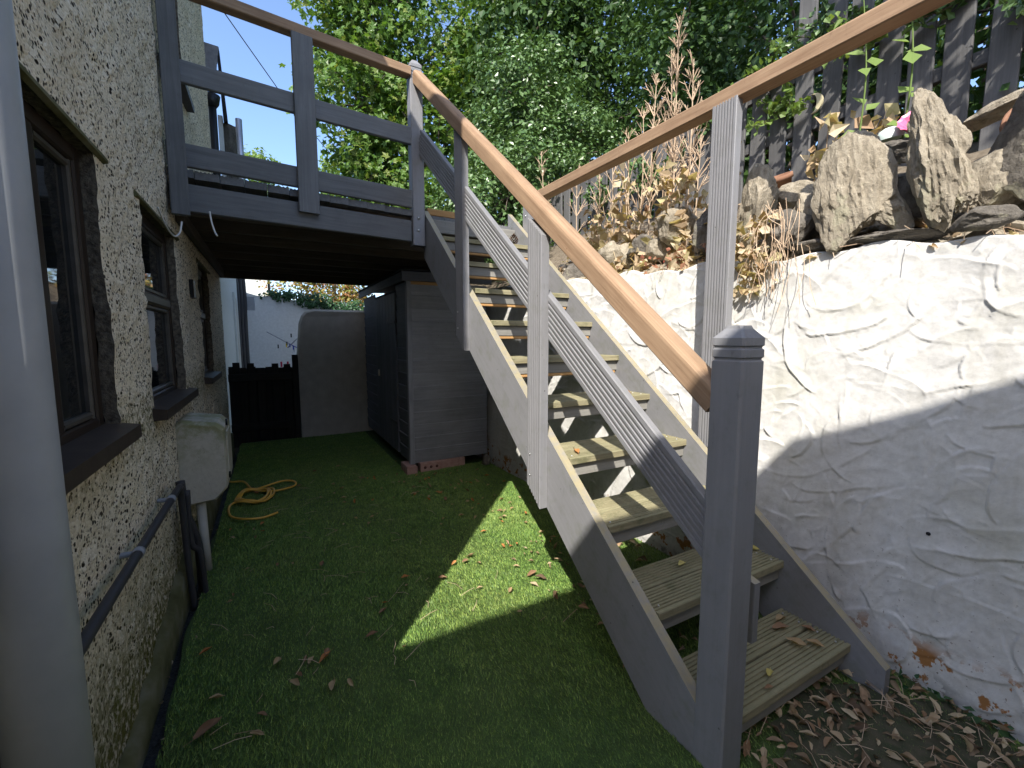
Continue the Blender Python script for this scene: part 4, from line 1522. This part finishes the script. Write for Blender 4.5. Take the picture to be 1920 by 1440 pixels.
tree('hedge_tree', (5.2, 4.4, bank_z(5.2, 4.4)), 'dark ivy-clad tree behind the near fence', 'tree',
     [(5.2, 4.6, 4.6, 1.1, 1.1, 2.0), (5.4, 3.0, 4.2, 1.1, 1.2, 2.0), (5.0, 1.4, 3.9, 1.0, 1.2, 1.8), (4.6, .2, 3.8, .9, 1.0, 1.6), (4.1, 3.6, 3.1, .5, .8, .8), (6.6, 4.2, 5.6, 1.3, 1.6, 2.4), (3.75, .6, 2.9, .4, .9, .7), (3.75, 2.0, 2.9, .4, .9, .7), (3.8, 3.2, 2.8, .4, .8, .6), (3.9, -.6, 3.0, .5, .9, .8)],
     36000, .085, R2, M_ivy, .16, .15, 16, (.45, 1.05))
tree('overhanging_tree', (4.7, -.9, bank_z(4.7, -.9)), 'tree leaning over the fence from beyond the right edge', 'tree',
     [(3.2, 1.3, 6.5, 1.4, 1.2, .7), (4.6, 2.8, 7.0, 1.3, 1.3, .8), (2.1, .0, 4.25, .65, .8, .25), (2.5, -.2, 4.5, .6, .7, .25), (6.2, 3.8, 7.6, 1.4, 1.4, .9)],
     11000, .1, RH, M_syc, .16, .2, 12)
tree('far_tree', (-.1, 15, 0), 'small bright tree top far off between the neighbouring flue and the deck post', 'tree',
     [(-.05, 15, 6.0, .5, .5, .65), (.15, 15.2, 5.2, .7, .6, .7)], 1600, .11, R2, M_sprout, .1, .12, 12)
tree('far_tree', (1.6, 15.5, 0), 'pale green tree top far off left of the sycamore', 'tree',
     [(1.7, 15.5, 5.6, .8, .7, .8), (2.6, 15.6, 6.0, 1.0, .8, 1.2)], 2600, .12, R2, M_sprout, .12, .14, 12)
# sunlit autumn shrubs and ivy over the far wall
tree('autumn_shrub', (1.6, 13, 0), 'sunlit yellow and red shrub behind the far white wall', 'shrub',
     [(.7, 13, 2.5, .6, .5, .8), (1.6, 13, 2.6, .8, .6, .9), (2.6, 13.1, 2.6, .9, .7, 1.0), (1.7, 12.6, 1.9, .9, .4, .6)], 9000, .085, R2, M_shrub, .06, .12, 14)
ivy = thing('ivy', (.8, 11, 2.1), 'dark green ivy trailing over the far white wall', 'ivy')
C, N = crown_points([(.35, 10.98, 2.22, .45, .14, .09), (.95, 10.96, 2.13, .45, .16, .16), (1.35, 10.95, 1.92, .28, .14, .25), (1.9, 11, 1.95, .4, .2, .25)], 2600, .05, 12)
V, F = leaf_mesh(C, N + np.array([0, -1, 0]), .06, R2)
put('leaves', mesh_np('ivy_leaves', V, F), M_ivygreen, ivy)
tube('stem', smooth_path([(.1, 11.0, 2.2), (.7, 10.97, 2.16), (1.3, 10.97, 2.0), (1.9, 10.98, 1.9)], 4), .012, M_bark, ivy, 6)

# sprigs of holly poking over and through the fence
spr = [(2.9, 1.92, 3.02), (2.92, 1.55, 3.12), (2.9, 2.3, 2.95), (2.88, 1.3, 2.95), (2.9, .95, 2.95), (2.9, .72, 2.8), (2.88, .55, 2.72), (2.92, 3.0, 2.75), (2.93, 3.5, 2.7), (2.9, 1.72, 2.78), (2.86, 2.7, 2.65)]
spl = ['over the fence above the pale stone', 'above the crescent moon', 'left of the grooved post top', 'over the fence behind the pale slab', 'behind the pink dish', 'behind the jagged spire', 'above the dark boulder', 'in the dry stalks', 'beside the holly foot', 'beside the crescent moon', 'behind the dry stalks']
for k, c in enumerate(spr):
    s = thing('holly_sprig', c, 'green leafy sprig ' + spl[k], 'sprig', 'leafy sprigs at the fence')
    V, F = [], []
    tips = []
    for q in range(6):
        d = Vector((-.4 + random.uniform(-.5, .3), random.uniform(-1, 1), random.uniform(-.3, .9))).normalized() * random.uniform(.1, .26)
        b = Vector(c) + Vector((.08, 0, -.05))
        pp = smooth_path([b, b + d * .6, b + d], 3)
        tube_geo(pp, .0025, 4, V, F)
        tips += pp[1:]
    put('twigs', mesh_py('twigs', V, F), M_bark, s)
    C = np.array([t[:] for t in tips for _ in range(5)]) + rng.normal(size=(len(tips) * 5, 3)) * .022
    V, F = leaf_mesh(C, unit(len(C)) + np.array([-.3, -.3, .6]), .045, RH)
    put('leaves', mesh_np('sprig_leaves', V, F), M_holly if k % 3 else M_sprout, s)


# ---------------------------------------------------------------- dried plants on the rockery
def dry_stalk(base, h, nb, lab, spread=.16):
    t = thing('dry_stalk', base, lab, 'dry plant', 'dried seed stalks on the bank')
    V, F = [], []
    b = Vector(base)
    lean = Vector((random.uniform(-.05, .05), random.uniform(-.06, .06), 1)) * h
    main = smooth_path([b, b + lean * .5 + Vector((random.uniform(-.02, .02), random.uniform(-.02, .02), 0)), b + lean], 6)
    tube_geo(main, [.006 * (1 - .6 * i / (len(main) - 1)) for i in range(len(main))], 5, V, F)
    for q in range(nb):
        f = random.uniform(.3, .97)
        s = main[int(f * (len(main) - 1))]
        an = random.uniform(0, 2 * math.pi)
        L = random.uniform(.5, 1.1) * spread * (1.25 - f)* 1.6
        d = Vector((math.cos(an) * .55, math.sin(an) * .55, random.uniform(.7, 1.1))).normalized() * L
        pp = [s, s + d * .5, s + d + Vector((0, 0, .01))]
        tube_geo(pp, [.0036, .003, .002], 4, V, F)
        for z in range(3):
            s2 = s + d * random.uniform(.3, .95)
            d2 = (d.normalized() + Vector(unit(1)[0]) * .6).normalized() * random.uniform(.03, .07)
            tube_geo([s2, s2 + d2], [.0024, .0016], 4, V, F)
    put('stems', mesh_py('stems', V, F), M_drystalk, t)
    return t


stal = [(2.45, 2.16, 1.55, 44), (2.5, 2.28, 1.35, 40), (2.42, 2.36, 1.25, 36), (2.48, 2.08, 1.2, 36), (2.44, 2.5, 1.05, 22), (2.46, 2.62, .95, 20), (2.5, 2.2, 1.0, 24), (2.44, 3.0, .75, 16), (2.46, 3.25, .8, 16), (2.5, 3.9, 1.15, 18), (2.42, 2.75, .8, 16), (2.35, 1.9, .7, 14)]
slab_ = ['tallest dried seed stalk above the guard rail', 'dried seed stalk just behind the tallest one', 'third dried seed stalk left of the tallest', 'bushy dried stalk right of the tallest', 'thin dried stalk crossing the guard rail', 'dried stalk left of the thin one', 'short dense dried stalk under the tallest', 'small dried stalk near the rail end', 'small leaning stalk at the rail end', 'dried stalk above the stair handrail in front of the holly', 'low dried stalk over the broad stone', 'low dried stalk beside the grooved post']
for (x, y, h, nb), lb in zip(stal, slab_):
    dry_stalk((x, y, bank_z(x, y) - .03), h, nb, lb)


def dry_leafy(base, h, nl, lab, mat=M_dry, size=.065):
    t = thing('dried_plant', base, lab, 'dry plant', 'withered leafy plants on the wall top')
    V, F = [], []
    b = Vector(base)
    pts = []
    for q in range(4):
        d = Vector((random.uniform(-.25, .1), random.uniform(-.35, .35), 1)) * h * random.uniform(.5, 1)
        pp = smooth_path([b, b + d * .5 + Vector(unit(1)[0]) * .02, b + d], 5)
        tube_geo(pp, [.004, .0038, .0036, .0034, .003, .003, .0028, .0026, .0024, .002, .002][:len(pp)], 5, V, F)
        pts += pp[2:]
    put('stems', mesh_py('stems', V, F), M_drystalk, t)
    nl = int(nl * 1.7)
    idx = rng.integers(0, len(pts), nl)
    C = np.array([pts[i][:] for i in idx]) + rng.normal(size=(nl, 3)) * .028
    V, F = leaf_mesh(C, unit(nl) + np.array([-.5, -.3, .1]), size, RH, .5)
    V = V + .006 * rng.normal(size=V.shape)
    put('leaves', mesh_np('dry_leaves', V, F), mat, t)


dl = [(2.3, 2.6, .6, 46), (2.28, 2.35, .75, 56), (2.3, 2.1, .75, 60), (2.27, 1.9, .68, 55), (2.26, 1.72, .6, 36), (2.32, 2.85, .4, 34), (2.2, 2.2, .22, 40), (2.19, 2.42, .2, 36), (2.2, 1.85, .16, 34), (2.55, 1.3, .55, 40), (2.6, 1.12, .5, 30), (2.2, 1.52, .25, 30)]
dll = ['withered tan plant behind the broad stone', 'withered plant with pale curled leaves under the guard rail', 'large withered plant left of the post', 'withered plant against the grey pickets', 'withered plant touching the grooved post', 'withered plant near the stair top', 'low mat of brown leaves above the white wall', 'low curled leaves above the right stringer', 'low rusty leaves at the wall edge', 'brown hanging dead leaves behind the pale slab', 'brown dead leaves left of the pink dish', 'dead yellow leaves right of the post foot']
for (x, y, h, nl), lb in zip(dl, dll):
    dry_leafy((x, y, bank_z(x, y) - .02), h, nl, lb)
# dead leaves hanging over the wall edge next to the post
hang = thing('hanging_dead_leaves', (2.1, 1.36, 1.7), 'cluster of yellow dead leaves and roots hanging over the wall by the post', 'dry plant')
C = np.stack([rng.uniform(2.07, 2.13, 110), rng.normal(1.36, .05, 110), rng.uniform(1.52, 1.88, 110)], -1)
V, F = leaf_mesh(C, unit(110) + np.array([-.8, -.3, .2]), .05, RH, .5)
put('leaves', mesh_np('hl', V, F), M_dry, hang)
V, F = [], []
for q in range(60):
    s = Vector((2.1, random.gauss(1.27, .07), random.uniform(1.68, 1.95)))
    e = s + Vector((random.uniform(-.06, .0), random.gauss(-.02, .05), -random.uniform(.08, .3)))
    tube_geo(smooth_path([s, s.lerp(e, .5) + Vector(unit(1)[0]) * .025, e], 4), .0014, 3, V, F)
put('roots', mesh_py('roots', V, F), M_drystalk, hang)
rs = thing('red_stem_plant', (2.1, 1.6, 1.75), 'small red-stemmed stonecrop hanging left of the post', 'plant')
C = np.stack([rng.uniform(2.09, 2.15, 34), rng.uniform(1.6, 2.1, 34), rng.uniform(1.7, 1.83, 34)], -1)
V, F = leaf_mesh(C, unit(34) + np.array([-.6, 0, .4]), .035, R2, .5)
put('leaves', mesh_np('rsl', V, F), M_redstem, rs)


def sprout(base, h, n, lab):
    t = thing('green_sprout', base, lab, 'plant', 'green sprouts behind the stones')
    b = Vector(base)
    p = smooth_path([b, b + Vector((.01, -.012, h * .5)), b + Vector((.0, .02, h))], 8)
    tube('stem', p, [.005 * (1 - .6 * i / (len(p) - 1)) for i in range(len(p))], M_sprout, t, 6)
    for q in range(n):
        s = p[int((.15 + .8 * q / n) * (len(p) - 1))]
        an = q * 2.4
        d = Vector((math.cos(an), math.sin(an), .35)).normalized()
        V, F = leaf_mesh(np.array([(s + d * .035)[:]]), np.array([[-.8 + .5 * random.random(), -.6, .7]]), .085, RH, .2)
        put('leaf', mesh_np('leaf', V, F), M_sprout, t)


sprout((2.45, 1.105, 2.12), .75, 9, 'green leafy sprout rising behind the tall pale slab')
sprout((2.45, .935, 2.10), .72, 9, 'green leafy sprout rising beside the pink dish')

# ================================================================== LAWN BLADES
def blades(n, ylo, yhi, lab):
    y = rng.uniform(0, 1, n)
    # denser towards the camera
    y = ylo + (yhi - ylo) * y ** 1.25
    xl, xr = -.37, wall_x(y) - .03
    x = xl + (xr - xl) * rng.random(n)
    # keep the blades short under the shed
    ok = ~((x > 1.1) & (y > 4.1)) & ~((x > 1.2 + .1 * np.sin(y * 9)) & (y < .85) & (rng.random(n) < .72))
    x, y = x[ok], y[ok]
    n = len(x)
    d = np.hypot(x, y)
    L = rng.uniform(.010, .019, n)
    w = .0014 + .0008 * np.clip(d - 1.2, 0, 4)
    an = rng.uniform(0, 2 * np.pi, n)
    ln = rng.uniform(.2, 1.1, n)
    la = rng.normal(np.where(x + .1 * y > .85, 1.9, .9) + .5 * np.sin(x * 1.7 + y * .6), .75, n)
    dx, dy = np.cos(la) * ln, np.sin(la) * ln
    px, py = np.cos(an) * w, np.sin(an) * w
    V = np.zeros((n, 3, 3))
    V[:, 0] = np.stack([x - px, y - py, np.zeros(n)], -1)
    V[:, 1] = np.stack([x + px, y + py, np.zeros(n)], -1)
    V[:, 2] = np.stack([x + dx * L, y + dy * L, L * (1.0 - .28 * ln)], -1)
    F = np.arange(n * 3).reshape(n, 3)
    o = put('turf_blades', mesh_np('turf_blades', V.reshape(-1, 3), F), M_blade)
    tag(o, lab, 'grass', kind='stuff')


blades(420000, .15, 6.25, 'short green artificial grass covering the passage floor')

# ================================================================== HOSE
hp = [(-.40, 4.62), (-.36, 4.5), (-.26, 4.44), (-.19, 4.2), (-.09, 4.08), (.03, 4.05), (.13, 4.14), (.13, 4.25), (.04, 4.30), (-.12, 4.22), (-.24, 4.14)]
coil = []
for k in range(39):
    a = R(140 + k * 40)
    rr = .74 + .36 * (k % 9) / 9 + .16 * math.sin(k * .61)
    coil.append((-.19 + .13 * rr * math.cos(a) + .02 * math.sin(k * .35), 4.0 + .17 * rr * math.sin(a)))
pts = hp + coil + [(-.32, 3.86), (-.325, 3.72), (-.29, 3.58), (-.2, 3.49), (-.1, 3.485), (-.01, 3.53)]
path = [(x, y, .03 + .012 * (i % 3) * (1 if 10 < i < 50 else .3)) for i, (x, y) in enumerate(pts)]
hs = tube('garden_hose', smooth_path(path, 6), .008, M_hose, None, 10)
tag(hs, 'orange-yellow garden hose loosely coiled on the grass by the meter box', 'hose')

# ================================================================== LEAVES, CONES, DEBRIS
def leaf_shape(seed):
    rg = random.Random(seed)
    L, W = 1.0, rg.uniform(.4, .62)
    rows = 7
    V, F = [], []
    curl = rg.uniform(.3, 1.3)
    bend = rg.uniform(-.35, .5)
    for i in range(rows + 1):
        t = i / rows
        w = W * math.sin(math.pi * min(1, t * .96 + .04)) ** .75 * (1 - .25 * t) + .004
        for s in (-1, -.5, 0, .5, 1):
            V.append((t - .5, s * w / 2 * (1 + rg.uniform(-.12, .12)), abs(s) ** 1.6 * w * .5 * curl + bend * (t - .5) ** 2 + .04 * math.sin(t * 9 + s * 3)))
    for i in range(rows):
        for k in range(4):
            a = i * 5 + k
            F.append((a, a + 1, a + 6, a + 5))
    # stalk
    n = len(V)
    V += [(-.5, -.012, .02), (-.5, .012, .02), (-.85, .03, .06), (-.85, .015, .06)]
    F.append((n, n + 1, n + 2, n + 3))
    zm = min(v[2] for v in V)
    return mesh_py('fallen_leaf', [(x, y, z - zm) for x, y, z in V], F, True)


shapes = [[leaf_shape(10 + i) for i in range(5)] for _ in LEAFM]
for grp, mt in zip(shapes, LEAFM):
    for me in grp:
        me.materials.append(mt)


def fallen(x, y, z, size, mt, lab, grp='fallen leaves on the grass', tiltv=.25):
    me = random.choice(shapes[mt])
    M_ = Matrix.Translation(Vector((x, y, z))) @ Euler((random.gauss(0, tiltv), random.gauss(0, tiltv), random.uniform(0, 6.28))).to_matrix().to_4x4() @ Matrix.Diagonal((size, size, size, 1))
    o = put('fallen_leaf', me, None, None, M_)
    tag(o, lab, 'leaf', grp)
    return o


CW = ('tan', 'brown', 'orange', 'yellow')
for k in range(75):
    x, y = random.uniform(-.3, 1.2), random.uniform(1.5, 4.6)
    mt = random.choice((0, 0, 0, 1, 2))
    fallen(x, y, .022, random.uniform(.025, .056), mt, 'small ' + CW[mt] + ' dry leaf lying on the shaded grass')
for k in range(60):
    y = random.uniform(2.6, 3.95)
    x = random.uniform(.95, 1.85)
    mt = random.choice((0, 0, 1, 2))
    fallen(x, y, .022, random.uniform(.03, .055), mt, CW[mt] + ' dry leaf on the grass near the shed and wall foot', 'leaves near the wall foot')
for k in range(26):
    y = random.uniform(2.0, 3.3)
    x = random.uniform(1.15, 1.55)
    mt = random.choice((0, 0, 2))
    fallen(x, y, .022, random.uniform(.025, .045), mt, CW[mt] + ' dry leaf on the sunlit grass beside the stringer', 'leaves on the sunlit grass')
for (x, y, s, mt, lb) in ((-.24, 1.63, .085, 1, 'large crumpled brown leaf on the grass at the house side'), (.14, 1.62, .06, 0, 'bright curled tan leaf at the bottom of the lawn'),
                          (.02, 1.70, .055, 0, 'pair-lobed tan leaf left of the bright curled one'), (.14, 1.82, .05, 1, 'pinkish brown leaf above the bright curled one'),
                          (1.19, 1.93, .06, 1, 'dark curled leaf at the edge of the sunlit triangle'), (-.04, 1.86, .05, 0, 'tan leaf standing on edge in the lawn')):
    fallen(x, y, .024, s, mt, lb)
# on the treads
tl = [(1.47, 1.19, 1, .055, 3, 'yellow lobed leaf on the second tread'), (1.86, 1.13, 1, .06, 3, 'yellow leaf at the right end of the second tread'), (1.46, .80, 0, .05, 3, 'yellow leaf on the bottom tread'),
      (1.40, .765, 0, .035, 1, 'small brown leaf near the newel on the bottom tread'), (1.70, .84, 0, .07, 0, 'large tan leaf on the bottom tread'), (1.76, .80, 0, .06, 0, 'tan leaf at the front right of the bottom tread'),
      (1.74, .92, 0, .07, 1, 'brown lobed leaf at the right of the bottom tread'), (1.80, .95, 0, .06, 0, 'curled leaf against the right stringer on the bottom tread'), (1.62, .98, 0, .05, 1, 'brown leaf at the back of the bottom tread'),
      (1.83, .86, 0, .05, 1, 'dark leaf at the corner of the bottom tread'),
      (1.22, 1.60, 3, .07, 2, 'orange leaf tuft at the left of the fourth tread'), (1.70, 1.68, 3, .07, 2, 'orange leaf on the right of the fourth tread'), (1.78, 1.66, 3, .055, 1, 'brown leaf on the right of the fourth tread'),
      (1.80, 1.88, 4, .05, 1, 'dry brown leaf on the fifth tread'), (1.65, 1.95, 4, .045, 0, 'tan leaf on the fifth tread'), (1.75, 2.2, 5, .04, 0, 'tan leaf on the sixth tread'), (1.7, 1.45, 2, .06, 2, 'orange leaf on the third tread'),
      (1.82, 1.42, 2, .05, 1, 'brown leaf on the third tread')]
for x, y, i, s, mt, lb in tl:
    fallen(x, y, Z0 + RISE * i + .004, s, mt, lb, 'leaves on the treads', .15)


_ltpl = []
for q in range(6):
    me_ = leaf_shape(70 + q)
    vv = np.array([v.co[:] for v in me_.vertices])
    ff = np.array([list(p.vertices) for p in me_.polygons])
    _ltpl.append((vv - vv.mean(0), ff))
    bpy.data.meshes.remove(me_)


def litter(name, n, xs, ys_, zf, size, lab, mat=M_litter):
    x = rng.uniform(*xs, n)
    y = rng.uniform(*ys_, n)
    Vs, Fs, off = [], [], 0
    for i in range(n):
        vv, ff = _ltpl[i % 6]
        Mx = np.array(Euler((random.gauss(0, .4), random.gauss(0, .4), random.uniform(0, 6.28))).to_matrix())
        sz = size * (random.uniform(.25, .7) if random.random() < .5 else random.uniform(.7, 1.35))
        Vs.append((vv * sz * np.array([1, random.uniform(.6, 1.1), 1])) @ Mx.T + np.array([x[i], y[i], zf(x[i], y[i]) + random.uniform(0, .022)]))
        Fs.append(ff + off)
        off += len(vv)
    o = put(name, mesh_np(name, np.concatenate(Vs), np.concatenate(Fs), True), mat)
    tag(o, lab, 'leaves', kind='stuff')


litter('leaf_litter', 620, (1.20, 2.06), (.1, .82), lambda a, b: .01, .048, 'thick brown leaf litter at the foot of the stairs')
litter('leaf_litter', 170, (1.15, 1.95), (.8, 2.3), lambda a, b: .018, .05, 'leaf litter on the ground beneath the stairs')
litter('leaf_litter', 60, (-.46, -.34), (1.5, 5), lambda a, b: -.02, .035, 'leaf scraps in the drain strip along the house')
litter('leaf_litter', 900, (2.12, 2.75), (.2, 3.4), lambda a, b: bank_z(a, b) + .01, .045, 'dry leaf litter between the rockery stones', M_dry)
litter('leaf_litter', 70, (1.2, 1.9), (3.4, 4.4), lambda a, b: 2.25, .03, 'scraps of dry leaf on the landing')
# fine straw and twigs
V, F = [], []
for q in range(420):
    y = random.uniform(.25, 3.3)
    x = random.uniform(2.13, 2.7)
    s = Vector((x, y, bank_z(x, y) + .02))
    e = s + Vector(unit(1)[0]) * random.uniform(.04, .16)
    e.z = max(e.z, bank_z(e.x, e.y))
    tube_geo([s, s.lerp(e, .5) + Vector((0, 0, .02)), e], .0014, 3, V, F)
tag(put('straw', mesh_py('straw', V, F), M_drystalk), 'tangle of dry straw and grass on the rockery', 'straw', kind='stuff')
V, F = [], []
for q in range(190):
    x, y = random.uniform(-.3, 1.1), random.uniform(1.45, 4.3)
    if q > 90:
        x, y = random.uniform(1.25, 2.03), random.uniform(.15, .8)
    an = random.uniform(0, 6.28)
    L = random.uniform(.03, .13)
    s = Vector((x, y, .026))
    e = s + Vector((math.cos(an) * L, math.sin(an) * L, .004))
    tube_geo([s, s.lerp(e, .5) + Vector((.008, 0, .006)), e], .0011, 3, V, F)
tag(put('straw', mesh_py('straw', V, F), M_drystalk), 'scattered straw stems and twigs on the lawn and litter', 'straw', kind='stuff')
# pine cones
for c, s, lb in (((1.76, 3.16, 2.045), .042, 'brown pine cone on the top tread at the right'), ((1.45, 3.46, 2.25), .035, 'small pine cone lying on the landing edge')):
    V, F = [], []
    for r_ in range(8):
        t = r_ / 7
        rad = s * (math.sin(math.pi * (.18 + .78 * t)) * .8 + .05)
        for k in range(9):
            a = 2 * math.pi * (k + .5 * (r_ % 2)) / 9
            d = Vector((math.cos(a), math.sin(a), 0))
            z = s * 1.9 * t
            n = len(V)
            tng = Vector((-math.sin(a), math.cos(a), 0))
            V += [tuple(d * rad * .2 + Vector((0, 0, z))), tuple(d * rad + tng * s * .17 + Vector((0, 0, z + .006))), tuple(d * rad * 1.12 + Vector((0, 0, z + .012))), tuple(d * rad - tng * s * .17 + Vector((0, 0, z + .006)))]
            F.append((n, n + 1, n + 2, n + 3))
    tag(put('pine_cone', mesh_py('cone', V, F), M_cone, None, Matrix.Translation(Vector(c))), lb, 'pine cone')
# weed and dark scrap in the corner by the shed
rk = rock('rubble', (1.90, 4.0, .05), (.055, .05, .08), M_stone_dark, 'dark lump of rubble in the corner by the shed', 31, (0, 0, 0), .2, 6, 0, 3)
rk['category'] = 'rubble'
del rk['group']
wd = thing('weed', (1.98, 1.0, 0), 'small green weeds growing at the foot of the white wall', 'weed')
C = np.stack([rng.uniform(1.99, 2.07, 45), rng.uniform(.35, .95, 45), rng.uniform(.005, .05, 45)], -1)
V, F = leaf_mesh(C, unit(45) + np.array([-.4, -.3, .6]), .028, R2, .5)
put('leaves', mesh_np('wl', V, F), M_ivygreen, wd)

for o in bpy.data.objects:
    if o.type == 'MESH' and not o.data.materials:
        print('NO MATERIAL', o.name)
